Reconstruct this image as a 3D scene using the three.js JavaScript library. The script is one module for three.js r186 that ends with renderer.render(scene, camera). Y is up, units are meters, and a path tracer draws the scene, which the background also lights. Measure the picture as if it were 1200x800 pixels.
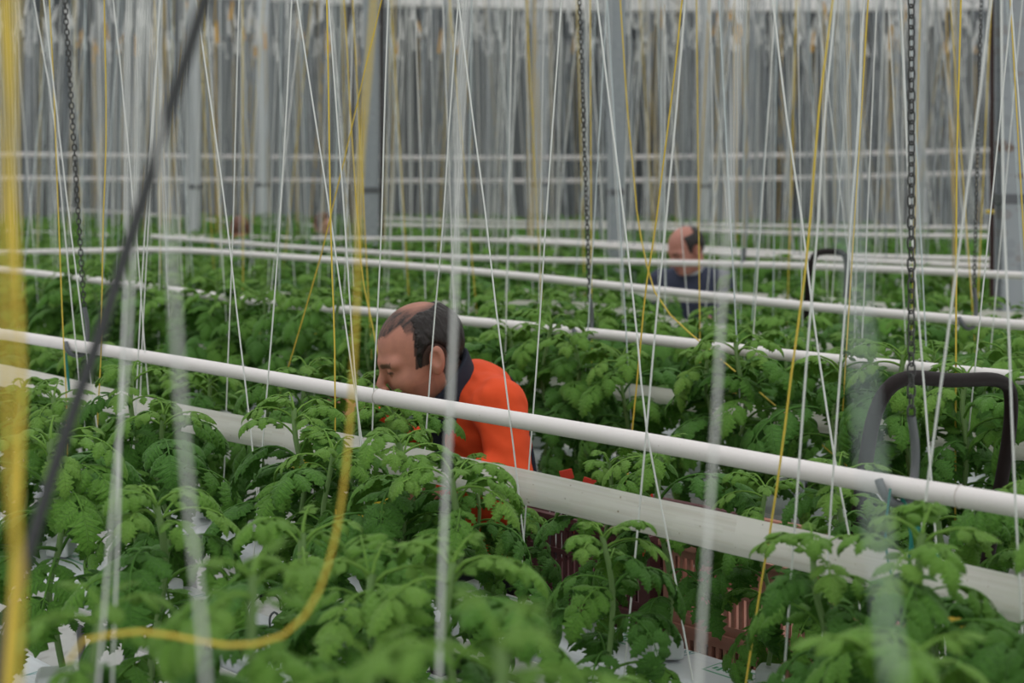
import * as THREE from 'three';
import { RoundedBoxGeometry } from 'three/addons/geometries/RoundedBoxGeometry.js';
import { mergeGeometries } from 'three/addons/utils/BufferGeometryUtils.js';
import { ImprovedNoise } from 'three/addons/math/ImprovedNoise.js';

// ------------------------------------------------------------------ camera, sky, exposure
const scene = new THREE.Scene();
const FOC = 1780, HOR = 207, EYE = 1.62;                 // focal length and horizon in pixels of a 1200 x 800 frame, eye height in metres
const camera = new THREE.PerspectiveCamera(2 * Math.atan(400 / FOC) * 180 / Math.PI, 1.5, 0.05, 120);
camera.position.set(0, EYE, 0);
camera.lookAt(0, EYE, -10);
camera.setViewOffset(1200, 800, 0, 400 - HOR, 1200, 800);
camera.focus = 3.3;
camera.userData.fStop = 3.6;
scene.add(camera);
const renderer = new THREE.WebGLRenderer({ antialias: true });
renderer.toneMapping = THREE.LinearToneMapping;
renderer.toneMappingExposure = 1.24;
renderer.shadowMap.enabled = true;
{ // an even overcast sky, brighter towards the zenith
  const W = 64, H = 32, data = new Float32Array(W * H * 4);
  for (let y = 0; y < H; y++) for (let x = 0; x < W; x++) {
    const s = Math.max(0, Math.sin(((y + 0.5) / H - 0.5) * Math.PI)), l = (1 + 2 * s) / 3 * 1.25;
    data.set([l, l, l, 1], (y * W + x) * 4);
  }
  const sky = new THREE.DataTexture(data, W, H, THREE.RGBAFormat, THREE.FloatType);
  sky.mapping = THREE.EquirectangularReflectionMapping; sky.magFilter = THREE.LinearFilter; sky.needsUpdate = true;
  scene.background = sky; scene.environment = sky;
}

// ------------------------------------------------------------------ helpers
const V = (x, y, z) => new THREE.Vector3(x, y, z);
const at = (px, py, d) => V((px - 600) / FOC * d, EYE - (py - HOR) / FOC * d, -d);     // the point at depth d seen at a pixel
let seed = 7;
const rnd = (a = 1, b) => { seed = (seed * 1664525 + 1013904223) >>> 0; const r = seed / 4294967296; return b === undefined ? r * a : a + r * (b - a); };
const pick = (l) => l[Math.floor(rnd(l.length)) % l.length];
const noise = new ImprovedNoise();
const lerp = THREE.MathUtils.lerp, clamp = THREE.MathUtils.clamp;
const taken = new Map();
function numbered(n) { const k = taken.get(n) ?? 0; taken.set(n, k + 1); return k ? n + '_' + String(k).padStart(3, '0') : n; }
function tag(o, label, category, group, kind) { o.userData = { label, category }; if (group) o.userData.group = group; if (kind) o.userData.kind = kind; return o; }
function mesh(name, geo, mat, parent) { const m = new THREE.Mesh(geo, mat); m.name = parent ? name : numbered(name); m.castShadow = m.receiveShadow = true; (parent ?? scene).add(m); return m; }
function group(name, pos = V(0, 0, 0), turn = 0) { const g = new THREE.Group(); g.name = numbered(name); g.position.copy(pos); g.rotation.y = turn; scene.add(g); return g; }
function struct(name, geo, mat, label) { const m = mesh(name, geo, mat); m.userData = { kind: 'structure', label }; return m; }
const merge = (l) => mergeGeometries(l.map((g) => (g.index ? g.toNonIndexed() : g)));
function box(w, h, d, x = 0, y = 0, z = 0) { const g = new THREE.BoxGeometry(w, h, d); g.translate(x, y, z); return g; }
function tube(pts, r, seg = 24, rad = 6, closed = false) { return new THREE.TubeGeometry(pts.length === 2 ? new THREE.LineCurve3(pts[0], pts[1]) : new THREE.CatmullRomCurve3(pts, closed, 'centripetal'), seg, r, rad, closed); }
const std = (c, r = 0.6, o = {}) => new THREE.MeshStandardMaterial({ color: c, roughness: r, ...o });
function canvas(w, h, draw, srgb = true) {
  const c = document.createElement('canvas'); c.width = w; c.height = h; draw(c.getContext('2d'), w, h);
  const t = new THREE.CanvasTexture(c); if (srgb) t.colorSpace = THREE.SRGBColorSpace; t.wrapS = t.wrapT = THREE.RepeatWrapping; return t;
}
// rows run diagonally: 'across' is the distance from the long pipe, 'along' the distance to the far end
const U = V(-0.6887, 0, -0.7252), W = V(0.7252, 0, -0.6887), ORI = V(0, 0, -3.158), ROWTURN = Math.atan2(0.7252, -0.6887);
const rowPt = (across, along, y = 0) => ORI.clone().addScaledVector(W, across).addScaledVector(U, along).setY(y);
const depthAt = (px, across) => (3.158 + across / 0.6887) / (1 + 1.053 * (px - 600) / FOC);
const inRow = (px, py, across) => at(px, py, depthAt(px, across));
const alongAt = (px, across) => { const p = inRow(px, 300, across).sub(ORI); return p.dot(U); };

// ------------------------------------------------------------------ materials
const speckled = (base, spots, n, s, sz = 512) => canvas(sz, sz, (g) => {
  g.fillStyle = base; g.fillRect(0, 0, sz, sz);
  for (let i = 0; i < n; i++) { g.globalAlpha = rnd(0.08, 0.5); g.fillStyle = pick(spots); g.beginPath(); g.ellipse(rnd(sz), rnd(sz), rnd(0.5, s), rnd(0.4, s * 0.6), rnd(3), 0, 7); g.fill(); }
  g.globalAlpha = 1;
});
const pipeTex = speckled('#e4dfdd', ['#8a7a6a', '#b0a79c', '#d6d0c8', '#6f6259'], 130, 3.2); pipeTex.repeat.set(10, 1);
const M = {
  pipe: new THREE.MeshStandardMaterial({ map: pipeTex, roughness: 0.42 }),
  joint: std('#c9c2bd', 0.5),
  steel: std('#6d7073', 0.45, { metalness: 0.7 }),
  darkSteel: std('#4b4c4b', 0.5, { metalness: 0.5 }),
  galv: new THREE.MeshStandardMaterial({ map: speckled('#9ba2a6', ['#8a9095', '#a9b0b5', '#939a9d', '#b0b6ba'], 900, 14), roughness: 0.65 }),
  rustGalv: new THREE.MeshStandardMaterial({ map: (() => { const t = canvas(256, 512, (g) => { g.fillStyle = '#9aa0a4'; g.fillRect(0, 0, 256, 512); for (let i = 0; i < 500; i++) { g.globalAlpha = rnd(0.05, 0.3); g.fillStyle = pick(['#73787c', '#979da1', '#7c6a5d', '#8d9396']); g.beginPath(); g.ellipse(rnd(256), rnd(512), rnd(2, 12), rnd(2, 16), 0, 0, 7); g.fill(); } for (let i = 0; i < 40; i++) { g.globalAlpha = rnd(0.2, 0.6); g.fillStyle = pick(['#5b4236', '#6d5142']); g.beginPath(); g.ellipse(rnd(256), rnd(260, 420), rnd(2, 9), rnd(2, 14), 0, 0, 7); g.fill(); } }); return t; })(), roughness: 0.7 }),
  whiteTwine: std('#dfe2de', 0.65),
  yellowTwine: std('#dcc048', 0.65),
  blueTwine: std('#c3cfd0', 0.65),
  teal: std('#1f7f74', 0.6),
  hose: std('#3f4142', 0.75),
  blackPlastic: std('#17181a', 0.5),
  handle: new THREE.MeshPhysicalMaterial({ color: '#1a1211', roughness: 0.6, specularIntensity: 0.35 }),
  maroon: std('#4f2a2b', 0.65),
  brick: std('#a0705f', 0.65),
  red: std('#d8402f', 0.5),
  whiteBox: std('#c9ccd0', 0.55),
  wood: std('#7b4f3b', 0.8),
  gutter: std('#c8c9c6', 0.5),
  yellowPetal: std('#e2bd22', 0.7),
};
const stripTex = canvas(1024, 128, (g) => {
  g.fillStyle = '#e6e4dc'; g.fillRect(0, 0, 1024, 128);
  for (let i = 0; i < 260; i++) { g.globalAlpha = rnd(0.04, 0.13); g.fillStyle = pick(['#bcb8a8', '#c9c4b2', '#e8e6df', '#b2ae9c']); const y = rnd(128); g.fillRect(rnd(1024), y, rnd(40, 320), rnd(1, 7)); }
  for (let i = 0; i < 40; i++) { g.globalAlpha = rnd(0.3, 0.8); g.fillStyle = pick(['#6d6152', '#8b7a62']); g.beginPath(); g.ellipse(rnd(1024), rnd(128), rnd(0.6, 2.4), rnd(0.6, 2.4), 0, 0, 7); g.fill(); }
  g.globalAlpha = 1;
});
M.strip = new THREE.MeshPhysicalMaterial({ map: stripTex, roughness: 0.5, transmission: 0.12, thickness: 0, side: THREE.DoubleSide });
const bagTex = canvas(1024, 256, (g) => {
  g.fillStyle = '#dfe4e8'; g.fillRect(0, 0, 1024, 256);
  for (let i = 0; i < 220; i++) { g.globalAlpha = rnd(0.05, 0.2); g.fillStyle = pick(['#c3ccd4', '#eef1f3', '#b9c3cd', '#d3d6d4']); g.fillRect(rnd(1024), rnd(256), rnd(20, 200), rnd(1, 5)); }
  g.globalAlpha = 1;
  for (let k = 0; k < 3; k++) { // the printed marks on the bag: framed panels of green print and a small teal emblem, too small to read
    const x = 90 + k * 330;
    g.strokeStyle = '#3e9a6c'; g.lineWidth = 3; g.strokeRect(x, 120, 110, 34); g.fillStyle = '#3e9a6c';
    for (let i = 0; i < 8; i++) g.fillRect(x + 10 + i * 12, 129 + (i % 3) * 2, 8, 14 - (i % 2) * 4);
    g.strokeRect(x + 6, 180, 70, 26);
    g.strokeStyle = '#2c8585'; g.beginPath(); g.moveTo(x + 180, 186); g.lineTo(x + 200, 126); g.lineTo(x + 220, 186); g.closePath(); g.moveTo(x + 190, 186); g.lineTo(x + 206, 146); g.moveTo(x + 210, 186); g.lineTo(x + 194, 150); g.stroke();
    g.fillStyle = '#4a5058'; for (let i = 0; i < 9; i++) g.fillRect(x + 170 + i * 8, 200, 5, 7);
  }
});
M.bag = new THREE.MeshStandardMaterial({ map: bagTex, roughness: 0.35 });

// ------------------------------------------------------------------ the setting
{
  const ft = speckled('#c9cac6', ['#a8a9a2', '#8f8d82', '#dcdcd8', '#77766a'], 1500, 9); ft.repeat.set(14, 14);
  struct('floor', box(30, 0.1, 32, 0, -0.05, -10), new THREE.MeshStandardMaterial({ map: ft, roughness: 0.8 }), 'pale ground sheet on the greenhouse floor');
}
{ // far wall: upright ribbed sheets, each a part
  const wall = mesh('wall_back', box(28, 5, 0.12, 0, 2.5, -24.5), std('#6a6e70', 0.8)); wall.userData = { kind: 'structure', label: 'grey ribbed sheet wall at the end of the greenhouse' };
  const tones = ['#64686a', '#72777a', '#505558', '#7f8486', '#606569', '#44494c'].map((c) => std(c, 0.7));
  const pts = [V(0, 0, 0)], sheet = [];
  const sh = new THREE.Shape(); sh.moveTo(-0.44, 0); for (let k = 0; k < 5; k++) { const x = -0.44 + k * 0.176; sh.lineTo(x + 0.05, 0); sh.lineTo(x + 0.075, 0.035); sh.lineTo(x + 0.135, 0.035); sh.lineTo(x + 0.16, 0); } sh.lineTo(0.44, 0); sh.lineTo(0.44, -0.02); sh.lineTo(-0.44, -0.02);
  const g = new THREE.ExtrudeGeometry(sh, { depth: 4.9, bevelEnabled: false }); g.rotateX(-Math.PI / 2);
  for (let k = 0; k < 31; k++) { const m = mesh('panel', g, tones[Math.floor(rnd(6))], wall); m.rotation.set(0, 0, 0); m.position.set(-13.5 + k * 0.9, 0.02, -24.4); m.scale.z = -1; }
}
const frameMat = std('#b9bdbf', 0.5, { metalness: 0.3 });
const glassMat = new THREE.MeshPhysicalMaterial({ color: '#ffffff', roughness: 0, transmission: 1, thickness: 0, ior: 1.45 });
{ // glazed side walls and roof, outside the frame
  for (const [name, sx] of [['wall_left', -1], ['wall_right', 1]]) {
    const bars = [box(0.12, 0.6, 29, sx * 13.9, 0.3, -10.2)];
    for (let z = 4; z > -25; z -= 3.2) bars.push(box(0.08, 5, 0.08, sx * 13.9, 2.5, z));
    bars.push(box(0.08, 0.08, 29, sx * 13.9, 2.6, -10.2), box(0.1, 0.15, 29, sx * 13.9, 4.95, -10.2));
    const w = struct(name, merge(bars), frameMat, 'glazed side wall on a low kerb');
    for (let z = 4; z > -24; z -= 3.2) for (const y of [1.6, 3.75]) mesh('pane', new THREE.BoxGeometry(0.006, y < 2 ? 1.96 : 2.2, 3.1), glassMat, w).position.set(sx * 13.9, y, z - 1.6);
  }
  const fb = [box(28, 0.6, 0.12, 0, 0.3, 4.2)]; for (let x = -14; x <= 14; x += 2.8) fb.push(box(0.08, 5, 0.08, x, 2.5, 4.2));
  const wf = struct('wall_front', merge(fb), frameMat, 'glazed end wall on a low kerb');
  for (let x = -14; x < 14; x += 2.8) mesh('pane', new THREE.BoxGeometry(2.7, 4.3, 0.006), glassMat, wf).position.set(x + 1.4, 2.8, 4.2);
  const rb = []; for (let x = -14; x <= 14; x += 4) { rb.push(box(0.22, 0.14, 29, x, 5, -10.2)); if (x < 14) { rb.push(box(0.05, 0.08, 29, x + 2, 5.85, -10.2)); for (let z = 4.2; z > -25; z -= 3.6) for (const s of [-1, 1]) { const b = box(2.17, 0.045, 0.04); b.rotateZ(-s * 0.4); b.translate(x + 2 + s, 5.42, z); rb.push(b); } } }
  const roof = struct('roof', merge(rb), frameMat, 'glass greenhouse roof on slim bars');
  for (let x = -14; x < 14; x += 4) for (let z = 4.2; z > -24; z -= 3.6) for (const s of [-1, 1]) { const p = mesh('pane', new THREE.BoxGeometry(2.14, 0.006, 3.54), glassMat, roof); p.rotation.z = -s * 0.4; p.position.set(x + 2 + s, 5.45, z - 1.8); }
}
{ // pale folded screen and wires under the far roof, the two rails along the far wall
  const scr = []; const pts = [[190, -6], [420, 7], [700, 14], [960, 14], [1172, 11]].map(([x, y]) => at(x, y, 23.3));
  for (let k = 0; k < 4; k++) { const a = pts[k], b = pts[k + 1], n = a.clone().add(b).multiplyScalar(0.5), len = a.distanceTo(b) + 0.02; const g = new RoundedBoxGeometry(len, 0.5, 0.16, 2, 0.05); g.rotateZ(Math.atan2(b.y - a.y, b.x - a.x)); g.translate(n.x, n.y + 0.25, n.z); scr.push(g); }
  const s = mesh('shade_screen', merge(scr), std('#f1f0ee', 0.8)); tag(s, 'white folded shade screen drawn up under the roof at the end wall', 'screen');
  const lines = []; for (let x = 280; x < 1160; x += 86) { const c = at(x, 4, 23.2); lines.push(tube([c.clone().add(V(-0.3, 0.3, 0)), c.clone(), c.clone().add(V(0.3, 0.3, 0))], 0.008, 6, 4)); }
  mesh('brace_wires', merge(lines), M.steel, s);
}
function pxTube(list, r, d) { return tube(list.map(([x, y]) => at(x, y, d)), r, 40, 8); }
tag(mesh('wall_rail', pxTube([[-60, 180], [300, 184], [600, 185], [900, 182], [1164, 176]], 0.036, 23.6), M.pipe), 'upper of two thin white rails along the grey end wall', 'pipe');
tag(mesh('wall_rail', pxTube([[-60, 208], [300, 211], [600, 212], [900, 209], [1164, 202]], 0.036, 23.6), M.pipe), 'lower of two thin white rails along the grey end wall', 'pipe');
tag(mesh('cross_wire', pxTube([[-80, 44], [600, 49], [1170, 51]], 0.018, 22.8), M.steel), 'grey cross wire carrying the twine bundles near the end wall', 'wire');

// steel columns, each a channel section with a base plate and bolted collar
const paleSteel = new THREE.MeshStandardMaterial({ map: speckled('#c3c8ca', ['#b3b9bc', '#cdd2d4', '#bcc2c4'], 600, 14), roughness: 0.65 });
function column(px, wpx, d, label, mat) {
  const x = (px - 600) / FOC * d, w = wpx / FOC * d, c = group('steel_column', V(x, 0, -d));
  tag(c, label, 'column', 'steel columns');
  const t = w * 0.12, sh = new THREE.Shape(); sh.moveTo(-w / 2, -w / 2); sh.lineTo(w / 2, -w / 2); sh.lineTo(w / 2, -w / 2 + t); sh.lineTo(t / 2, -w / 2 + t); sh.lineTo(t / 2, w / 2 - t); sh.lineTo(w / 2, w / 2 - t); sh.lineTo(w / 2, w / 2); sh.lineTo(-w / 2, w / 2); sh.lineTo(-w / 2, w / 2 - t); sh.lineTo(-t / 2, w / 2 - t); sh.lineTo(-t / 2, -w / 2 + t); sh.lineTo(-w / 2, -w / 2 + t);
  const g = new THREE.ExtrudeGeometry(sh, { depth: 4.95, bevelEnabled: false }); g.rotateX(-Math.PI / 2);
  mesh('shaft', g, mat ?? M.galv, c); mesh('base_plate', box(w * 1.8, 0.015, w * 1.8, 0, 0.0075, 0), M.galv, c);
  mesh('collar', box(w * 1.08, 0.05, w * 1.08, 0, 1.5, 0), M.steel, c);
}
column(722, 21, 11.8, 'wide grey steel column behind the row of the bald worker');
column(435, 17, 13.5, 'grey steel column beside the thin dark brown pole', undefined);
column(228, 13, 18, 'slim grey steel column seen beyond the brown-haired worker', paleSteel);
column(1185, 30, 8.3, 'broad galvanised column with brown rust stains', M.rustGalv);
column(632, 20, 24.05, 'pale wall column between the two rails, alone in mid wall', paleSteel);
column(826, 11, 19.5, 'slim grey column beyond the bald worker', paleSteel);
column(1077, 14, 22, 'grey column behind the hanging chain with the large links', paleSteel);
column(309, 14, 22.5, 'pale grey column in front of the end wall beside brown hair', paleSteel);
function pole(px, wpx, d, bottom, label, hex, wrap) {
  const p = group('thin_pole', at(px, HOR, d).setY(0)); tag(p, label, 'pole');
  mesh('rod', tube([V(0, 0, 0), V(0.01, 5, 0)], wpx / FOC * d / 2, 4, 8), std(hex, 0.7), p);
  if (wrap) { const y = EYE - (248 - HOR) / FOC * d; mesh('twine_wrap', new THREE.TorusGeometry(wpx / FOC * d * 0.75, 0.012, 6, 14).rotateX(Math.PI / 2).translate(0, y, 0), M.yellowTwine, p); }
  else mesh('foot', new THREE.CylinderGeometry(wpx / FOC * d, wpx / FOC * d, 0.02, 10).translate(0, 0.01, 0), M.steel, p);
}
pole(447, 4.5, 13.2, 265, 'thin dark brown pole close to a grey steel column', '#2a211f');
pole(1162, 6, 8.5, 310, 'thin maroon pole with a yellow twine wrap by the rust-stained column', '#3a2220', true);
pole(412, 4, 20, 255, 'thin brown pole behind the yellow twine above the heads of two workers', '#4a3a30');

// ------------------------------------------------------------------ pipes, strips, chains
function pipe(across, pts, label, joints = []) {
  const g = group('heating_pipe', V(0, 0, 0)); tag(g, label, 'pipe', 'white heating pipes above the rows');
  const c = new THREE.CatmullRomCurve3(pts.map(([x, y]) => inRow(x, y, across)), false, 'centripetal');
  mesh('tube', new THREE.TubeGeometry(c, 60, 0.0178, 12), M.pipe, g);
  const a = c.getPoint(0), b = c.getPoint(1);
  for (const p of [a, b]) mesh('end_cap', new THREE.SphereGeometry(0.0182, 10, 6), M.joint, g).position.copy(p);
  for (const px of joints) {
    let best = 0, bd = 1e9; for (let i = 0; i <= 400; i++) { const p = c.getPoint(i / 400), q = 600 + p.x / -p.z * FOC; if (Math.abs(q - px) < bd) { bd = Math.abs(q - px); best = i / 400; } }
    const p = c.getPoint(best), t = c.getTangent(best), r = mesh('joint_ring', new THREE.TorusGeometry(0.0178, 0.0012, 6, 20), M.joint, g); r.position.copy(p); r.lookAt(p.clone().add(t));
  }
  return c;
}
const P1 = pipe(0, [[-160, 365], [0, 391], [220, 426], [440, 464], [600, 491], [800, 525], [1000, 561], [1200, 594], [1420, 632]], 'long white pipe crossing just before the worker in orange', [443, 1124]);
const P2 = pipe(1.5, [[-120, 302], [15, 317], [150, 333], [300, 353], [450, 367], [555, 377], [680, 389], [810, 403], [950, 419], [1150, 438], [1340, 457]], 'white pipe half sunk in leaves behind the worker in orange');
const P3 = pipe(2.7, [[-150, 300], [0, 296], [100, 294], [200, 293], [350, 302], [550, 317.5], [750, 338], [950, 359], [1200, 381], [1320, 392]], 'white pipe passing below the chest of the bald worker', [700]);
const P4 = pipe(4.4, [[180, 277], [350, 290], [550, 302], [750, 307], [950, 312], [1200, 323], [1320, 329]], 'white pipe crossing the chin of the bald worker');
pipe(5.9, [[-80, 266], [0, 270], [150, 276], [350, 279], [550, 281], [660, 285], [750, 291], [950, 303], [1200, 314], [1300, 319]], 'white pipe passing behind the ears of the bald worker');
pipe(6.4, [[600, 279], [750, 287], [950, 298], [1160, 304], [1250, 306]], 'short white pipe level with the eyes of the bald worker');
pipe(8.9, [[440, 263], [550, 265], [750, 267], [950, 274], [1170, 277], [1280, 279]], 'white pipe level with the bald crown of the worker in navy');
pipe(10.4, [[440, 255.5], [550, 259], [750, 262], [1000, 266], [1170, 267], [1280, 268]], 'white pipe close to the grey wall above the bald crown');
pipe(9.2, [[70, 245], [160, 250], [270, 260], [380, 265]], 'sloping white pipe beside the brown-haired head');
pipe(11.5, [[290, 258], [380, 261], [470, 264]], 'white pipe between the two distant workers');
{ const c = tag(mesh('pipe_clip', box(0.014, 0.09, 0.03), M.steel), 'grey clip bridging two white pipes near the bald worker', 'clip'); c.position.copy(inRow(871, 301, 4.4)); c.rotation.y = -0.76; }

function strip(across, off, pts, label, h = 0.075) { // a limp ribbon of white film with a small fold along the bottom
  const n = 60, pos = [], uv = [], idx = [], c = new THREE.CatmullRomCurve3(pts, false, 'centripetal'), prof = [[0, 0], [0.004, -0.3], [0.012, -0.62], [0.006, -0.92], [-0.008, -1], [-0.02, -0.96]];
  for (let i = 0; i <= n; i++) { const p = c.getPoint(i / n); prof.forEach(([o, y], j) => { const w = 0.006 * noise.noise(i * 0.21, j * 0.5, across * 3); const q = p.clone().addScaledVector(W, -(o + w) + off).add(V(0, y * h, 0)); pos.push(q.x, q.y, q.z); uv.push(i / n * 3, 1 - j / 5); }); }
  const m = prof.length; for (let i = 0; i < n; i++) for (let j = 0; j < m - 1; j++) { const a = i * m + j, b = a + m; idx.push(a, b, a + 1, b, b + 1, a + 1); }
  const g = new THREE.BufferGeometry(); g.setAttribute('position', new THREE.Float32BufferAttribute(pos, 3)); g.setAttribute('uv', new THREE.Float32BufferAttribute(uv, 2)); g.setIndex(idx); g.computeVertexNormals();
  return tag(mesh('film_strip', g, M.strip), label, 'strip', 'white film strips along the rows');
}
strip(0, 0, [[-160, 395], [30, 432], [215, 474], [400, 507], [600, 547], [800, 590], [1000, 633], [1200, 676], [1420, 722]].map(([x, y]) => inRow(x, y, 0)), 'broad white film strip hanging below the long pipe near the worker in orange');
strip(1.5, 0, [[-60, 338], [300, 392], [560, 418], [760, 436], [900, 460], [1060, 478], [1200, 500], [1330, 520]].map(([x, y]) => inRow(x, y + 16, 1.5)), 'white film strip among leaves behind the worker in orange', 0.06);
strip(2.8, 0, [[-60, 320], [230, 322], [480, 336], [700, 340], [820, 362], [1000, 388], [1140, 406], [1300, 424]].map(([x, y]) => inRow(x, y + 15, 2.8)), 'white film strip among leaves below the bald worker', 0.06);
strip(4.4, 0, [[80, 300], [400, 318], [700, 326], [900, 330], [1060, 342], [1300, 360]].map(([x, y]) => inRow(x, y + 14, 4.4)), 'white film strip in the row where the bald worker stands', 0.06);

const linkGeo = (() => { const pts = []; for (let i = 0; i < 12; i++) { const a = i / 12 * Math.PI * 2; pts.push(V(Math.cos(a) * 0.0065, Math.sin(a) * 0.0065 + Math.sign(Math.sin(a) || 1) * 0.0055, 0)); } return tube(pts, 0.0021, 14, 4, true); })();
const hookMat = std('#6e7275', 0.5, { metalness: 0.5 });
function chain(topPx, botPx, d, hookPts, label, parts, scale = 1) {
  const a = at(topPx[0], topPx[1], d), b = at(botPx[0], botPx[1], d), dir = a.clone().sub(b).normalize(), g = group('hanging_chain', b);
  tag(g, label, 'chain', 'chains holding up the pipes');
  const len = (3.95 - b.y) / dir.y, pitch = 0.0182 * scale, n = Math.floor(len / pitch), q = new THREE.Quaternion().setFromUnitVectors(V(0, 1, 0), dir), all = [];
  for (let i = 0; i < n; i++) {
    const p = dir.clone().multiplyScalar((i + 0.4) * pitch), qq = q.clone().multiply(new THREE.Quaternion().setFromAxisAngle(V(0, 1, 0), (i % 2) * Math.PI / 2 + 0.35 + 0.5 * noise.noise(i * 0.13, d, 0)));
    const y = b.y + p.y, inView = 207 - (y - EYE) / d * FOC > -30;
    if (parts && inView) { const m = mesh('link', linkGeo, M.darkSteel, g); m.position.copy(p); m.quaternion.copy(qq); m.scale.setScalar(scale); }
    else all.push(linkGeo.clone().applyMatrix4(new THREE.Matrix4().compose(p, qq, V(scale, scale, scale))));
  }
  if (all.length) mesh('upper_chain', merge(all), M.darkSteel, g);
  const hp = hookPts.map((p) => p.clone().sub(b)), hg = tube(hp, 0.0075, 30, 6); mesh('hook', hg, hookMat, g);
}
function pipeHook(c, px, d) { // a bar from the chain down behind the pipe, under it and up in front
  const p = inRow(px, 0, 0); let best = null, bd = 1e9; for (let i = 0; i <= 600; i++) { const q = c.getPoint(i / 600), x = 600 - q.x / q.z * FOC; if (Math.abs(x - px) < bd) { bd = Math.abs(x - px); best = q; } }
  const r = 0.027, o = (w, y, al = 0) => best.clone().addScaledVector(W, w).addScaledVector(U, al).add(V(0, y, 0));
  return [o(0.016, 0.115, -0.004), o(0.024, 0.07, -0.006), o(0.026, 0.02, -0.004), o(0.02, -0.02), o(0, -0.029, 0.008), o(-0.022, -0.016, 0.018), o(-0.027, 0.002, 0.026), o(-0.025, 0.012, 0.031)];
}
{
  const h1 = pipeHook(P1, 1060), h2 = pipeHook(P1, 92), h3 = pipeHook(P2, 686), h4 = pipeHook(P3, 1136);
  const px = (p) => [600 - p.x / p.z * FOC, HOR - (p.y - EYE) / -p.z * FOC];
  chain([1068, 0], px(h1[0]), -h1[0].z, h1, 'dark chain with large links beside the curved trolley handle', true, 0.95);
  chain([76, 0], px(h2[0]), -h2[0].z, h2, 'dark chain hooked to the long pipe beside the grey hose', true, 0.86);
  chain([679, 0], px(h3[0]), -h3[0].z, h3, 'thin dark chain hanging behind the back of the worker in orange', true, 0.9);
  chain([1150, 0], px(h4[0]), -h4[0].z, h4, 'thin dark chain beside the maroon pole', false, 0.9);
  const tw = group('twine_bundle', h1[4].clone()); tag(tw, 'teal green twine tied in a bundle under the pipe hook', 'twine');
  for (let k = 0; k < 7; k++) { const a = rnd(-0.02, 0.06), l = rnd(0.06, 0.15); mesh('strand', tube([V(0, 0.02, 0), V(0.02 + a * 0.3, -l * 0.4, 0.01), V(0.03 + a, -l, 0.012), V(0.035 + a * 0.6, -l * 1.1, 0)], 0.0022, 10, 4), M.teal, tw); }
  mesh('loose_end', tube([V(-0.02, 0.03, 0.02), V(-0.03, -0.05, 0.03), V(-0.015, -0.12, 0.035), V(0.03, -0.155, 0.04), V(0.06, -0.16, 0.03)], 0.002, 20, 4), M.teal, tw);
  const t2 = tag(mesh('twine_tail', tube([0, 0.03, 0.07, 0.11].map((y, i) => h2[4].clone().add(V(-0.03 + i * 0.004, -y + 0.01, 0.02))), 0.004, 10, 4), M.teal), 'short teal twine tail below the pipe beside the grey hose', 'twine');
}

// ------------------------------------------------------------------ tomato leaves and plants
const leafTex = canvas(128, 256, (g) => {
  g.fillStyle = '#ffffff'; g.fillRect(0, 0, 128, 256);
  for (let i = 0; i < 900; i++) { g.globalAlpha = rnd(0.05, 0.16); g.fillStyle = pick(['#a9c79b', '#8db87c', '#e8f4cf', '#c3dca6']); g.beginPath(); g.arc(rnd(128), rnd(256), rnd(2, 9), 0, 7); g.fill(); }
  g.globalAlpha = 0.85; g.strokeStyle = '#ffffff'; g.lineWidth = 3.5; g.beginPath(); g.moveTo(64, 0); g.lineTo(64, 256); g.stroke();
  g.lineWidth = 2; g.globalAlpha = 0.6; for (let k = 0; k < 8; k++) for (const s of [-1, 1]) { g.beginPath(); g.moveTo(64, 230 - k * 30); g.quadraticCurveTo(64 + s * 26, 220 - k * 30, 64 + s * 58, 190 - k * 30); g.stroke(); }
  g.globalAlpha = 1;
});
const leafBump = canvas(128, 256, (g) => {
  g.fillStyle = '#999'; g.fillRect(0, 0, 128, 256);
  for (let i = 0; i < 260; i++) { g.globalAlpha = 0.16; g.fillStyle = pick(['#fff', '#444']); g.beginPath(); g.arc(rnd(128), rnd(256), rnd(4, 12), 0, 7); g.fill(); }
  g.globalAlpha = 0.8; g.strokeStyle = '#222'; g.lineWidth = 4; g.beginPath(); g.moveTo(64, 0); g.lineTo(64, 256); g.stroke();
  g.lineWidth = 2.5; for (let k = 0; k < 8; k++) for (const s of [-1, 1]) { g.beginPath(); g.moveTo(64, 230 - k * 30); g.quadraticCurveTo(64 + s * 26, 220 - k * 30, 64 + s * 58, 190 - k * 30); g.stroke(); }
  g.globalAlpha = 1;
}, false);
const leafMat = (r, g, b) => new THREE.MeshPhysicalMaterial({ color: new THREE.Color().setRGB(r, g, b), map: leafTex, bumpMap: leafBump, bumpScale: 0.004, roughness: 0.62, transmission: 0.22, thickness: 0, side: THREE.DoubleSide, specularIntensity: 0.32 });
const LEAF = [leafMat(0.074, 0.2, 0.028), leafMat(0.1, 0.245, 0.034), leafMat(0.13, 0.29, 0.04), leafMat(0.084, 0.22, 0.036), leafMat(0.17, 0.345, 0.052)];
const YOUNG = leafMat(0.19, 0.36, 0.06);
const STEM = std(new THREE.Color().setRGB(0.17, 0.29, 0.09), 0.65), STEM2 = std(new THREE.Color().setRGB(0.12, 0.23, 0.07), 0.65);

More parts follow.
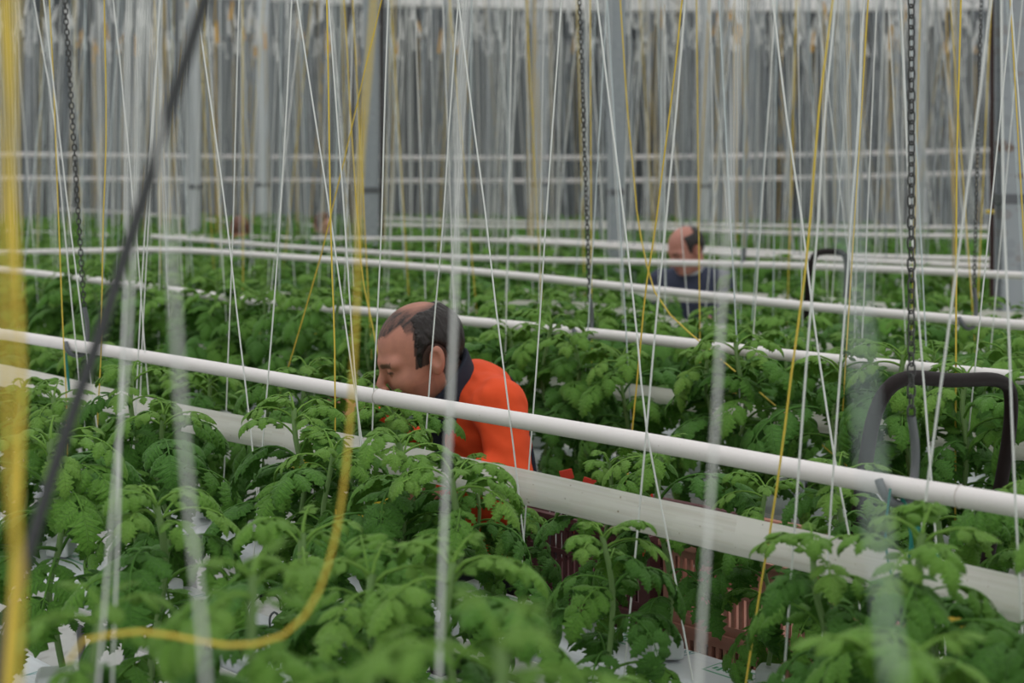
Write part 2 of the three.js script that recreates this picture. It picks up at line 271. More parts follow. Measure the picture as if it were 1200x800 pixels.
function leaflet(out, o, D, N, L, Wd, droop, cup, hi) { // lobed, drooping blade appended to out
  const n = hi ? 11 : 5, cols = hi ? [-1, -0.5, 0, 0.5, 1] : [-1, 0, 1], m = cols.length, S = new THREE.Vector3().crossVectors(D, N).normalize(), base = out.pos.length / 3, ph = rnd(6);
  const p = o.clone(), dir = D.clone(), nor = N.clone(), axis = S.clone(), step = L / n;
  for (let i = 0; i <= n; i++) {
    const t = i / n; let w = Wd * Math.pow(Math.sin(Math.PI * Math.pow(clamp(t * 0.97 + 0.015, 0, 1), 0.78)), 0.85);
    if (i === n) w = 0.0004;
    const lobe = hi ? (i % 2 ? 1.2 : 0.7) : (i % 2 ? 1.08 : 0.86);
    for (const c of cols) {
      const e = Math.abs(c), ww = w * c * (e === 1 ? lobe : 1), lift = -cup * w * e * e + 0.08 * w * Math.sin(t * 9 + ph + c * 3) * e, back = e === 1 ? (i % 2 ? 0.22 : -0.1) * step : 0;
      out.pos.push(p.x + S.x * ww + nor.x * lift + dir.x * back, p.y + S.y * ww + nor.y * lift + dir.y * back, p.z + S.z * ww + nor.z * lift + dir.z * back);
      out.uv.push(0.5 + c * 0.48, t);
    }
    const q = new THREE.Quaternion().setFromAxisAngle(axis, -droop / n * (0.5 + t)); dir.applyQuaternion(q); nor.applyQuaternion(q);
    p.addScaledVector(dir, step);
  }
  for (let i = 0; i < n; i++) for (let j = 0; j < m - 1; j++) { const a = base + i * m + j, b = a + m; out.idx.push(a, a + 1, b, b, a + 1, b + 1); }
}
function stalk(out, pts, r0, r1) {
  const n = pts.length, k = 4, base = out.pos.length / 3;
  for (let i = 0; i < n; i++) { const t = pts[Math.min(i + 1, n - 1)].clone().sub(pts[Math.max(i - 1, 0)]).normalize(), a = V(0, 0, 1).cross(t).lengthSq() > 0.05 ? V(0, 0, 1).cross(t).normalize() : V(1, 0, 0), b = t.clone().cross(a), r = lerp(r0, r1, i / (n - 1)); for (let j = 0; j < k; j++) { const c = Math.cos(j / k * 6.283) * r, s = Math.sin(j / k * 6.283) * r; out.pos.push(pts[i].x + a.x * c + b.x * s, pts[i].y + a.y * c + b.y * s, pts[i].z + a.z * c + b.z * s); out.uv.push(0.5, 0.5); } }
  for (let i = 0; i < n - 1; i++) for (let j = 0; j < k; j++) { const a = base + i * k + j, b = base + i * k + (j + 1) % k; out.idx.push(a, b, a + k, b, b + k, a + k); }
}
const finish = (o) => { const g = new THREE.BufferGeometry(); g.setAttribute('position', new THREE.Float32BufferAttribute(o.pos, 3)); g.setAttribute('uv', new THREE.Float32BufferAttribute(o.uv, 2)); g.setIndex(o.idx); g.computeVertexNormals(); return g; };
function compoundLeaf(out, R, up, fall, hi, pairs = 3, wide = 1, xf) { // grows from the origin along +x
  const o = { pos: [], uv: [], idx: [] }, pts = [V(0, 0, 0)], tan = []; let a = up; const n = 9;
  const sway = rnd(-0.5, 0.5); let yaw = 0;
  for (let i = 0; i < n; i++) { const t = V(Math.cos(a) * Math.cos(yaw), Math.sin(a), Math.cos(a) * Math.sin(yaw)); tan.push(t); pts.push(pts[i].clone().addScaledVector(t, R / n)); a -= fall / n; yaw += sway / n; }
  tan.push(tan[n - 1]);
  stalk(o, hi ? pts : [pts[0], pts[3], pts[6], pts[9]], 0.0032, 0.0014);
  const frame = (s) => { const f = s * n, i = Math.min(Math.floor(f), n - 1), p = pts[i].clone().lerp(pts[i + 1], f - i), t = tan[i].clone().lerp(tan[i + 1], f - i).normalize(), z = V(0, 1, 0).cross(t).normalize().multiplyScalar(-1), nn = z.clone().cross(t).normalize(); if (nn.y < 0) nn.negate(); return [p, t, z, nn]; };
  const [p, t, , nn] = frame(1); leaflet(o, p, t, nn, R * rnd(0.42, 0.52) * wide, R * rnd(0.13, 0.17) * wide, rnd(0.7, 1.7), rnd(0.15, 0.7), hi);
  for (let k = 0; k < pairs; k++) {
    const s0 = [0.92, 0.72, 0.5, 0.3][k], len = R * [0.36, 0.42, 0.38, 0.24][k] * wide;
    for (const side of [-1, 1]) {
      const [q, tt, z, n2] = frame(clamp(s0 + rnd(-0.03, 0.03), 0, 1)), ang = rnd(0.85, 1.2), D = tt.clone().multiplyScalar(Math.cos(ang)).addScaledVector(z, side * Math.sin(ang)); D.y += rnd(-0.2, 0.12); D.normalize();
      const N2 = n2.clone().addScaledVector(z, side * rnd(-0.1, 0.35)).normalize(); N2.addScaledVector(D, -N2.dot(D)).normalize();
      const st = q.clone().addScaledVector(D, len * 0.14); stalk(o, [q, st], 0.0014, 0.0012);
      leaflet(o, st, D, N2, len * rnd(0.8, 1.1), len * rnd(0.24, 0.33), rnd(0.6, 1.9), rnd(0.15, 0.75), hi);
      if (hi && k < 2) { const [q2, t2, z2, n3] = frame(s0 - 0.12), D2 = t2.clone().multiplyScalar(0.3).addScaledVector(z2, side).normalize(); leaflet(o, q2, D2, n3, R * 0.1, R * 0.045, 0.6, 0.2, false); }
    }
  }
  const g = finish(o); if (xf) g.applyMatrix4(xf); return g;
}
seed = 101;
const LEAVES = { hi: [], lo: [] };
for (const q of ['hi', 'lo']) for (let k = 0; k < 7; k++) LEAVES[q].push(compoundLeaf(null, rnd(0.15, 0.2), rnd(0.3, 0.85), rnd(1.3, 2.3), q === 'hi', q === 'hi' ? 4 : 3, rnd(0.9, 1.08)));
function tipGeo(hi) { const l = []; for (let k = 0; k < 5; k++) { const m = new THREE.Matrix4().makeRotationY(k * 2.4).premultiply(new THREE.Matrix4().makeTranslation(0, -k * 0.008, 0)); l.push(compoundLeaf(null, 0.05 + k * 0.018, 1.15 - k * 0.14, 0.9 + k * 0.1, hi && k > 2, 2, 0.95, m)); } return merge(l); }
const TIPS = { hi: [tipGeo(true), tipGeo(true)], lo: [tipGeo(false), tipGeo(false)] };
const BLOCK = new RoundedBoxGeometry(0.065, 0.045, 0.065, 1, 0.01).translate(0, 0.0225, 0), blockMat = std('#dde1e2', 0.6);
const flowerGeo = (() => { const l = []; for (let f = 0; f < 4; f++) { const o = { pos: [], uv: [], idx: [] }, c = V(0.03 + f * 0.018, 0.02 - f * 0.01, (f % 2) * 0.02); for (let k = 0; k < 5; k++) { const a = k * 1.257; leaflet(o, c, V(Math.cos(a), 0.2, Math.sin(a)).normalize(), V(0, 1, 0), 0.014, 0.0035, 0.8, 0, false); } l.push(finish(o)); } return merge(l); })();
function makePlant(q, nLeaf, h, flowers, from = 0.12) { // a Group standing at the top of its root block
  const g = new THREE.Group(); g.name = 'tomato_plant';
  const pts = []; for (let i = 0; i <= 6; i++) pts.push(V(0.012 * Math.sin(i * 1.1), 0.05 + (h - 0.05) * i / 6, 0.012 * Math.cos(i * 1.7)));
  const stg = tube(pts, 0.0062, q === 'hi' ? 14 : 6, q === 'hi' ? 6 : 4); mesh('stem', stg, STEM, g);
  mesh('root_block', BLOCK, blockMat, g);
  const curve = new THREE.CatmullRomCurve3(pts, false, 'centripetal'); let az = rnd(6);
  for (let k = 0; k < nLeaf; k++) {
    const t = from + (0.96 - from) * k / (nLeaf - 1), p = curve.getPoint(t), m = mesh('leaf', pick(LEAVES[q]), t > 0.85 ? LEAF[4] : pick(LEAF.slice(0, 4)), g);
    m.position.copy(p); az += 2.4 + rnd(-0.4, 0.4); m.rotation.set(rnd(-0.25, 0.25), az, t < 0.3 ? rnd(-0.25, 0.05) : lerp(0, 0.35, t) + rnd(-0.2, 0.2), 'YXZ'); m.scale.setScalar((t < 0.25 ? 0.85 : t > 0.8 ? 0.72 : 1.08) * rnd(0.88, 1.15));
  }
  const tip = mesh('growing_tip', pick(TIPS[q]), YOUNG, g); tip.position.copy(curve.getPoint(1));
  if (flowers) { const f = mesh('flower_cluster', flowerGeo, M.yellowPetal, g); f.position.copy(curve.getPoint(0.7)); f.userData.label = 'small yellow star-shaped flowers'; }
  return g;
}
seed = 202;
const PLANTS = { hi: [], lo: [] };
for (let k = 0; k < 7; k++) PLANTS.hi.push(makePlant('hi', 18, rnd(0.42, 0.52), k === 3));
for (let k = 0; k < 6; k++) PLANTS.lo.push(makePlant('lo', 16, rnd(0.42, 0.5), false));
const TALL = []; for (let k = 0; k < 3; k++) TALL.push(makePlant('hi', 7, 0.74, false, 0.7));
const BAGTOP = 0.62;
function placePlant(p, q, label, grp, scale) {
  const o = pick(q === 'tall' ? TALL : PLANTS[q]).clone(); o.name = numbered('tomato_plant'); scene.add(o);
  o.position.copy(p); o.rotation.set(rnd(-0.07, 0.07), rnd(6.283), rnd(-0.07, 0.07)); o.scale.setScalar(scale ?? rnd(0.9, 1.12)); tag(o, label, 'tomato plant', grp); return o;
}
const bagGeo = (() => { const g = new RoundedBoxGeometry(0.98, 0.085, 0.2, 3, 0.03); const p = g.attributes.position; for (let i = 0; i < p.count; i++) { const x = p.getX(i); p.setY(i, p.getY(i) + (p.getY(i) > 0 ? 0.006 * Math.sin(x * 17) : 0)); } g.computeVertexNormals();
  const uv = g.attributes.uv; for (let i = 0; i < uv.count; i++) uv.setXY(i, p.getX(i) + 0.5, 0.5 - p.getZ(i) * 2.4 + p.getY(i)); g.translate(0, 0.0425, 0); return g; })();
const gutterSection = (() => { const s = new THREE.Shape(); s.moveTo(-0.13, 0.05); s.lineTo(-0.125, 0.05); s.lineTo(-0.105, 0.005); s.lineTo(0.105, 0.005); s.lineTo(0.125, 0.05); s.lineTo(0.13, 0.05); s.lineTo(0.112, 0); s.lineTo(-0.112, 0); return s; })();
const LINES = [ // across, first and last pixel column, spacing, quality, rows as one can tell them apart
  [-0.8, -40, 1260, 0.21, 'hi', 'tomato plant in the row before the white pipe'],
  [-0.27, -40, 1260, 0.2, 'hi', 'tomato plant overlapping the broad white film strip'],
  [0.24, -40, 1260, 0.22, 'hi', 'tomato plant just behind the broad white film strip'],
  [1.28, -30, 1240, 0.22, 'hi', 'tomato plant in the row behind the orange worker'],
  [1.78, -30, 1240, 0.22, 'lo', 'tomato plant beyond the pipe half sunk in leaves'],
  [2.5, -20, 1220, 0.23, 'lo', 'tomato plant under the pipe below the bald worker'],
  [3.05, -20, 1220, 0.24, 'lo', 'tomato plant just beyond the pipe below the bald worker'],
  [4.1, 0, 1210, 0.27, 'lo', 'tomato plant in the row in which the bald worker bends'],
  [5.75, 0, 1210, 0.34, 'lo', 'tomato plant in the row just behind the bald worker'],
];
let nPlants = 0; seed = 303;
const MARKS = [ // things one can find close to the rows near the worker
  [inRow(92, 395, 0), 'near the hook below the hose'], [inRow(443, 464, 0), 'near the ring on the pipe'], [rowPt(0.66, 0.8, 0.9), 'near the orange jacket'], [rowPt(0.66, 0.28, 0.7), 'near the maroon crates'], [rowPt(0.66, -0.22, 0.7), 'near the brown crates'], [inRow(1060, 572, 0), 'near the hook with teal twine'], [rowPt(0.7, -0.75, 1), 'near the trolley handle'],
];
function near(p, label) {
  let best = null, bd = 1e9; for (const [m, t] of MARKS) { const d = Math.hypot(m.x - p.x, m.z - p.z); if (d < bd) { bd = d; best = t; } }
  const l = bd < 1.25 ? label + ', ' + best : label; return [l, l.replace('tomato plant', 'tomato plants').replace('twine running', 'twines running')];
}
const spots = [];
for (const [across, x0, x1, sp, q, label] of LINES) {
  const t1 = alongAt(x0, across), t0 = alongAt(x1, across), n = Math.floor((t1 - t0) / sp);
  for (let i = 0; i <= n && nPlants < 300; i++) {
    const t = t0 + i * sp + rnd(-0.05, 0.05), p = rowPt(across + rnd(-0.03, 0.03), t, BAGTOP + 0.001); nPlants++;
    const px = 600 - p.x / p.z * FOC;
    let sc = across < -0.5 ? rnd(0.98, 1.14) : across < 0.1 ? rnd(0.92, 1.08) : across < 1 ? rnd(0.88, 1.02) : across < 1.5 ? rnd(1.0, 1.14) : across < 2 ? rnd(0.95, 1.06) : rnd(0.86, 0.97);
    if (across === 0.24 && px > 490 && px < 650) sc *= 0.78;                                  // kept short where the worker reaches in
    if (across > 3 && across < 4.2 && px > 745 && px < 870) sc *= 0.72;
    const gap = (a, b) => px > a && px < b;                                                    // gaps and short plants through which bags and crates show
    if (across === -0.8 && (gap(-50, 230) && i % 2 || gap(240, 350))) continue;
    if (across === -0.27 && (gap(258, 340) || gap(-50, 230) && i % 3 === 1)) continue;
    if (across === -0.8 && (gap(540, 740) || gap(820, 970))) sc *= 0.72;
    if (across === -0.27 && (gap(570, 740) || gap(830, 980))) { if (i % 2 || gap(610, 700)) continue; sc *= 0.8; }
    if (across === 0.24 && (gap(600, 740) || gap(850, 980))) sc *= 0.76;
    if (across > 5 && px > 1120) continue;
    spots.push([across, t, p]);
    const [lab, grp] = near(p, label); placePlant(p, q, lab, grp, sc);
  }
  // the bags and the gutter the row stands in
  const g = group('growing_gutter', rowPt(across, t0 - 0.5, BAGTOP - 0.095), ROWTURN + Math.PI / 2); tag(g, 'white gutter under the ' + label.replace('tomato plant', 'plants'), 'gutter', 'growing gutters');
  const ge = new THREE.ExtrudeGeometry(gutterSection, { depth: t1 - t0 + 1, bevelEnabled: false }); mesh('channel', ge, M.gutter, g);
  g.rotation.y = Math.atan2(U.x, U.z);
  for (let s = 0.2; s < t1 - t0 + 0.9; s += 1.6) for (const sd of [-1, 1]) mesh('leg', tube([V(sd * 0.09, 0.004, s), V(sd * 0.14, -(BAGTOP - 0.095), s)], 0.011, 2, 6), M.steel, g);
  if (across < 3.1) for (let s = t0 - 0.4, k = 0; s < t1 + 0.4; s += 1, k++) {
    const b = mesh('grow_bag', bagGeo, M.bag); b.position.copy(rowPt(across, s + 0.5, BAGTOP - 0.0855)); b.rotation.y = Math.atan2(U.x, U.z) - Math.PI / 2;
    tag(b, 'white grow bag under ' + label.replace('tomato plant', 'plants'), 'grow bag', 'grow bags under ' + label.replace('tomato plant', 'plants'));
  }
}
for (const [px, tip, d, tx] of [[95, 640, 1.6, 'beside the lower end of the grey hose'], [335, 590, 1.56, 'inside the loop of drooping yellow twine'], [462, 690, 1.42, 'beside the loop of drooping yellow twine'], [585, 640, 1.1, 'below the jacket of the worker in orange'], [745, 765, 1.0, 'below the maroon crates']]) { // a few close plants, out of focus
  const p = at(px, tip, d), sc = (p.y - BAGTOP - 0.05) / 0.76, y = p.y; placePlant(p.setY(BAGTOP + 0.001), 'tall', 'tall tomato plant with blurred leaves ' + tx, undefined, sc).rotation.x = 0; }
{ const g = group('growing_gutter', rowPt(-1.5, -0.6, BAGTOP - 0.095)); tag(g, 'white gutter under the tall plants with blurred leaves', 'gutter'); mesh('channel', new THREE.ExtrudeGeometry(gutterSection, { depth: 1.6, bevelEnabled: false }), M.gutter, g); g.rotation.y = Math.atan2(U.x, U.z); for (const z of [0.2, 1.4]) for (const sd of [-1, 1]) mesh('leg', tube([V(sd * 0.09, 0.004, z), V(sd * 0.14, -(BAGTOP - 0.095), z)], 0.011, 2, 6), M.steel, g); }
placePlant(rowPt(0.2, alongAt(468, 0.2), BAGTOP + 0.001), 'hi', ...near(rowPt(0.2, alongAt(468, 0.2)), 'tomato plant just behind the broad white film strip'), 0.96);
seed = 404;
{ // the rows further back, too many to tell apart
  const l = []; for (let k = 0; k < 13; k++) { const m = new THREE.Matrix4().makeRotationFromEuler(new THREE.Euler(rnd(-0.2, 0.2), k * 2.4, rnd(-0.1, 0.35), 'YXZ')).setPosition(0, 0.1 + k * 0.028, 0); l.push(LEAVES.lo[k % 7].clone().applyMatrix4(m)); }
  l.push(TIPS.lo[0].clone().translate(0, 0.44, 0));
  const far = []; for (const across of [6.1, 6.7, 7.5, 8.2, 9.0, 9.7, 10.5, 11.2, 12, 12.8, 13.6]) { const t1 = alongAt(-20, across), t0 = alongAt(1220, across); for (let t = t0; t < t1; t += 0.29) { const p = rowPt(across + rnd(-0.06, 0.06), t + rnd(-0.06, 0.06), BAGTOP + 0.02); if (p.z > -23.6) far.push(p); } }
  for (const [across, x0, x1] of [[4.6, 0, 1210], [3.6, 0, 1210]]) { const t1 = alongAt(x0, across), t0 = alongAt(x1, across); for (let t = t0; t < t1; t += 0.34) { const p = rowPt(across, t + rnd(-0.06, 0.06), BAGTOP); const q = at(805, 330, 9.1); const px = 600 - p.x / p.z * FOC; if (px < 750 || px > 865) far.push(p); } }
  const im = new THREE.InstancedMesh(merge(l), LEAF[2], far.length); im.name = 'distant_tomato_foliage'; im.castShadow = im.receiveShadow = true;
  const m4 = new THREE.Matrix4(), col = new THREE.Color();
  far.forEach((p, i) => { const s = rnd(0.8, 0.98); m4.compose(p, new THREE.Quaternion().setFromAxisAngle(V(0, 1, 0), rnd(6.28)), V(s, s, s)); im.setMatrixAt(i, m4); const b = rnd(0.75, 1.2); im.setColorAt(i, col.setRGB(b * rnd(0.85, 1.15), b, b * 0.95)); });
  tag(im, 'distant green tomato rows reaching to the grey end wall', 'foliage', null, 'stuff'); scene.add(im);
}

// ------------------------------------------------------------------ twine
seed = 505;
const WIRE = 3.74;
function twine(px, mat, d, r, label, grp, wob = 0.004) { // px: pixel points from the top down; d: depth or function of the pixel column
  const dep = typeof d === 'function' ? d : () => d, pts = px.map(([x, y]) => at(x, y, dep(x)));
  const a = pts[0], b = pts[1], k = (WIRE - a.y) / (a.y - b.y); pts.unshift(a.clone().add(a.clone().sub(b).multiplyScalar(k)));
  if (px[px.length - 1][1] < 770 && wob) { const n = pts.length, e = pts[n - 1].clone().sub(pts[n - 2]), y = BAGTOP + 0.08; if (pts[n - 1].y > y) pts.push(pts[n - 1].clone().addScaledVector(e, (pts[n - 1].y - y) / -e.y)); }
  if (wob === 0) { const m = mesh('twine', new THREE.TubeGeometry(new THREE.CatmullRomCurve3(pts, false, 'centripetal'), 110, r, 6), mat); return tag(m, label, 'twine', grp); }
  const fine = []; for (let i = 0; i < pts.length - 1; i++) { const n = Math.max(2, Math.round(pts[i].distanceTo(pts[i + 1]) / 0.22)); for (let j = 0; j < n; j++) { const p = pts[i].clone().lerp(pts[i + 1], j / n); if (i + j > 0) p.add(V(noise.noise(p.y * 5, px[0][0], 1) * wob, 0, noise.noise(p.y * 5, px[0][0], 9) * wob)); fine.push(p); } }
  fine.push(pts[pts.length - 1]);
  const m = mesh('twine', new THREE.TubeGeometry(new THREE.CatmullRomCurve3(fine, false, 'centripetal'), Math.min(40, fine.length * 2), r, 5), mat); tag(m, label, 'twine', grp); return m;
}
const onLine = (across) => (x) => depthAt(x, across);
const WH = 'white twine running down to the broad film strip', YE = 'yellow twine running down to the broad film strip';
const nearW = [
  [[40, 0], [62, 130], [92, 435]], [[58, 60], [82, 263], [100, 400]], [[133, 0], [157, 240], [182, 565]], [[178, 150], [168, 300], [162, 420]], [[280, 0], [273, 267], [266, 455]], [[230, 0], [265, 250], [293, 500]], [[342, 0], [328, 267], [311, 480]],
  [[348, 0], [387, 253], [422, 505]], [[385, 0], [402, 240], [421, 500]], [[455, 0], [447, 267], [437, 490]], [[537, 0], [518, 263], [499, 505]], [[537, 0], [569, 260], [590, 430], [628, 750]],
  [[658, 0], [640, 263], [620, 545]], [[699, 0], [732, 262], [758, 500], [787, 660]], [[800, 40], [781, 250], [757, 510]], [[905, 0], [940, 267], [958, 410], [1000, 660], [1016, 785]], [[975, 40], [957, 267], [940, 500]],
  [[1055, 0], [1066, 235], [1090, 550], [1110, 785]], [[1163, 0], [1128, 258], [1090, 545]], [[1173, 0], [1177, 267], [1186, 480]], [[1013, 10], [997, 267], [984, 450]], [[187, 0], [178, 180], [172, 300]],
];
for (const p of nearW) twine(p, M.whiteTwine, onLine(rnd(-0.2, 0.12)), 0.0019, ...near(inRow(p[p.length - 1][0], 600, 0), WH));
const nearY = [[[58, 0], [66, 200], [78, 480], [79, 590]], [[383, 0], [387, 200], [391, 400], [394, 645]], [[975, 0], [947, 267], [932, 420], [905, 600], [874, 800]], [[123, 0], [124, 180], [117, 420]]];
for (const p of nearY) twine(p, M.yellowTwine, onLine(-0.15), 0.0019, ...near(inRow(p[p.length - 1][0], 600, 0), YE), 0.006);
// the loose, close strands of the blurred row
twine([[168, 0], [188, 180], [205, 340], [222, 580], [242, 800], [246, 860]], M.whiteTwine, 0.86, 0.0014, 'thick blurred white twine between grey hose and drooping yellow twine', null, 0.002);
twine([[166, 0], [158, 240], [150, 400], [141, 500], [128, 660]], M.whiteTwine, 1.35, 0.0014, 'pale blurred twine crossing the grey hose', 'pale twines crossing the hose');
twine([[150, 120], [146, 330], [141, 480], [138, 600]], M.whiteTwine, 1.6, 0.0015, 'pale blurred twine crossing the grey hose', 'pale twines crossing the hose');
twine([[545, 0], [533, 320], [527, 480], [514, 810]], M.whiteTwine, 1.25, 0.0018, 'blurred white twine hanging across the neck of the worker in orange', null, 0.002);
twine([[868, 0], [858, 180], [848, 330], [838, 500], [818, 810]], M.whiteTwine, 1.12, 0.0015, 'blurred white twine hanging before the shoulder of the bald worker', null, 0.002);
twine([[985, 0], [996, 200], [1004, 350], [1022, 560], [1048, 800]], M.blueTwine, 0.5, 0.0011, 'very faint blurred twine left of the trolley handle', null, 0.001).userData.label = 'faint wide blurred twine beside the curved trolley handle';
twine([[14, 0], [10, 200], [7, 380], [14, 560], [24, 700], [18, 810]], M.yellowTwine, 0.78, 0.0023, 'thick blurred yellow twine beside the lower end of the hose', null, 0.002);
twine([[2, 0], [14, 200], [26, 420], [20, 640], [6, 820]], M.yellowTwine, 1.0, 0.0022, 'thinner blurred yellow twine beside the lower end of the hose', null, 0.002);
twine([[438, 0], [432, 80], [422, 200], [419, 330], [413, 450], [404, 560], [388, 650], [362, 715], [325, 748], [270, 756], [215, 747], [170, 740], [125, 744], [84, 757], [80, 775]], M.yellowTwine, 1.3, 0.0017, 'yellow twine drooping in a long loose loop over the leaves', null, 0);
twine([[403, 0], [410, 120], [417, 230], [424, 320], [435, 375]], M.yellowTwine, onLine(0.8), 0.002, 'yellow twine ending at the forehead of the worker in orange', null, 0.006);
twine([[727, 0], [735, 130], [748, 263], [764, 335], [790, 375], [822, 402]], M.yellowTwine, onLine(1.4), 0.0024, 'yellow twine bending aside below the bald worker', 'yellow twines by the bald worker');
twine([[800, 0], [785, 130], [768, 263], [757, 340], [741, 500]], M.yellowTwine, onLine(0.9), 0.0024, 'yellow twine slanting past the hand of the bald worker', null);
twine([[1126, 0], [1121, 200], [1120, 440]], M.yellowTwine, onLine(1.3), 0.0024, 'yellow twine between the chain and the maroon pole', null);
twine([[400, 200], [380, 285], [335, 440]], M.yellowTwine, onLine(0.4), 0.002, 'slanting yellow twine above the film strip before two distant workers', null);
{ // twine of the rows behind: one to a plant
  const names = { 1.28: 'behind the worker in orange', 1.78: 'beyond the pipe half sunk in leaves', 2.5: 'under the pipe below the bald worker', 3.05: 'beyond the pipe below the bald worker', 4.1: 'in the row of the bald worker', 5.75: 'in the row behind the bald worker' };
  const geo = new THREE.CylinderGeometry(1, 1, 1, 5).translate(0, 0.5, 0); let k = 0, count = 0;
  for (const [across, t, p] of spots) {
    if (!names[across]) continue; k++;
    if (across < 2 && k % 3 === 0) continue;
    const y = rnd(0.18) < 0.035, lean = (k % 2 ? 1 : -1) * rnd(0.05, 0.34), top = rowPt(across + rnd(-0.15, 0.15), t + lean, WIRE), bot = p.clone().setY(BAGTOP + 0.2), m = mesh('twine', geo, y ? M.yellowTwine : rnd() < 0.25 ? M.blueTwine : M.whiteTwine);
    m.position.copy(bot); m.quaternion.setFromUnitVectors(V(0, 1, 0), top.clone().sub(bot).normalize()); const r = across > 3.5 ? 0.0027 : 0.0021; m.scale.set(r, top.distanceTo(bot), r); count++;
    tag(m, (y ? 'thin yellow twine ' : 'thin pale twine ') + 'rising from the plants ' + names[across], 'twine', (y ? 'yellow' : 'pale') + ' twines ' + names[across]);
  }
  // the dense curtain of twine over the far rows, each with its spare length tied up in a bundle at the wire
  const bund = merge([new THREE.CylinderGeometry(1, 1, 1, 4).translate(0, 0.5, 0)]), list = [], tops = [];
  for (const across of [6.1, 6.7, 7.5, 8.2, 9.0, 9.7, 10.5, 11.2, 12, 12.8, 13.6, 14.4, 15.2, 16, 16.9, 17.8, 18.7]) { const t1 = alongAt(-20, across), t0 = alongAt(1220, across); for (let t = t0; t < t1; t += 0.22) { const p = rowPt(across + rnd(-0.3, 0.3), t + rnd(-0.1, 0.1), 0.85); if (p.z > -23.4) list.push(p); } }
  const mk = (name, n, label, g) => { const im = new THREE.InstancedMesh(g, std('#ffffff', 0.7), n); im.name = name; im.castShadow = im.receiveShadow = true; tag(im, label, 'twine', null, 'stuff'); scene.add(im); return im; };
  const im = mk('distant_twine_curtain', list.length, 'dense curtain of pale and yellow twines over the far rows', bund), m4 = new THREE.Matrix4(), c = new THREE.Color(), cols = ['#b9bdbf', '#a3a9ac', '#91989c', '#c4c5c0', '#8c9498', '#adb1ae'];
  list.forEach((p, i) => { const lean = rnd() < 0.6 ? rnd(-0.12, 0.12) : rnd(-0.5, 0.5), top = p.clone().addScaledVector(U, lean).setY(WIRE - rnd(0.12)), q = new THREE.Quaternion().setFromUnitVectors(V(0, 1, 0), top.clone().sub(p).normalize()), r = rnd(0.0025, 0.007); m4.compose(p, q, V(r, top.distanceTo(p), r)); im.setMatrixAt(i, m4); const yl = rnd() < 0.09; im.setColorAt(i, c.set(yl ? pick(['#c9a94a', '#b8a676', '#d0aa3a']) : pick(cols))); if (-p.z > 17.5 && rnd() < 0.85) tops.push([top, yl]); });
  const ig = merge([new THREE.CylinderGeometry(0.012, 0.02, 0.26, 6).translate(0, -0.13, 0), new THREE.TorusGeometry(0.016, 0.004, 4, 8).translate(0, 0.01, 0)]);
  const it = mk('twine_bundles', tops.length, 'tied white and yellow twine bundles hanging from the far wires', ig);
  tops.forEach(([p, yl], i) => { m4.compose(p, new THREE.Quaternion().setFromEuler(new THREE.Euler(rnd(-0.2, 0.2), 0, rnd(-0.28, 0.28))), V(1, rnd(0.7, 1.3), 1)); it.setMatrixAt(i, m4); it.setColorAt(i, c.set(yl ? '#d5a243' : pick(['#e2e2df', '#d5d6d4', '#cfd0cd']))); });
  for (const across of [0, 1.5, 2.8, 4.4, 5.9, 7.3, 8.8, 10.2, 11.6, 13]) { const w = mesh('crop_wire', tube([rowPt(across, -2.5, WIRE + 0.01), rowPt(across, Math.min(18.5 + across * 1.05, (21 - across * 0.6887) / 0.7252), WIRE + 0.01)], 0.002, 2, 5), M.steel); tag(w, 'taut steel wire under the roof that the twines hang from', 'wire', 'crop wires'); }
}
{ // grey hose hanging slantwise
  const g = mesh('grey_hose', tube([[262, -60], [240, 0], [221, 60], [201, 120], [178, 200], [150, 288], [121, 380], [90, 470], [60, 560], [33, 650], [10, 730]].map(([x, y]) => at(x, y, 1.22)).concat([at(0, 800, 1.3)]), 0.0052, 40, 8), M.hose); tag(g, 'dark grey blurred hose hanging slantwise over the rows', 'hose');
}
{ // drip coil and peg on the bag under the blurred row
  const p = rowPt(-0.27, alongAt(312, -0.27), BAGTOP + 0.005), g = group('drip_coil', p); tag(g, 'coil of thin black drip tube with a grey peg on a white bag', 'drip tube'); g.scale.setScalar(0.6);
  const pts = []; for (let i = 0; i <= 40; i++) { const a = i / 40 * Math.PI * 4; pts.push(V(Math.cos(a) * (0.075 - i * 0.0006), 0.06 + i * 0.0004 - 0.05 * Math.sin(a), Math.sin(a) * 0.05)); }
  mesh('coil', tube(pts, 0.0028, 90, 5), M.blackPlastic, g); mesh('peg', tube([V(0.02, -0.002, 0.03), V(0.02, 0.06, 0.03), V(0.035, 0.075, 0.03), V(0.05, 0.06, 0.03), V(0.05, 0.0, 0.03)], 0.0045, 16, 5), M.steel, g);
}

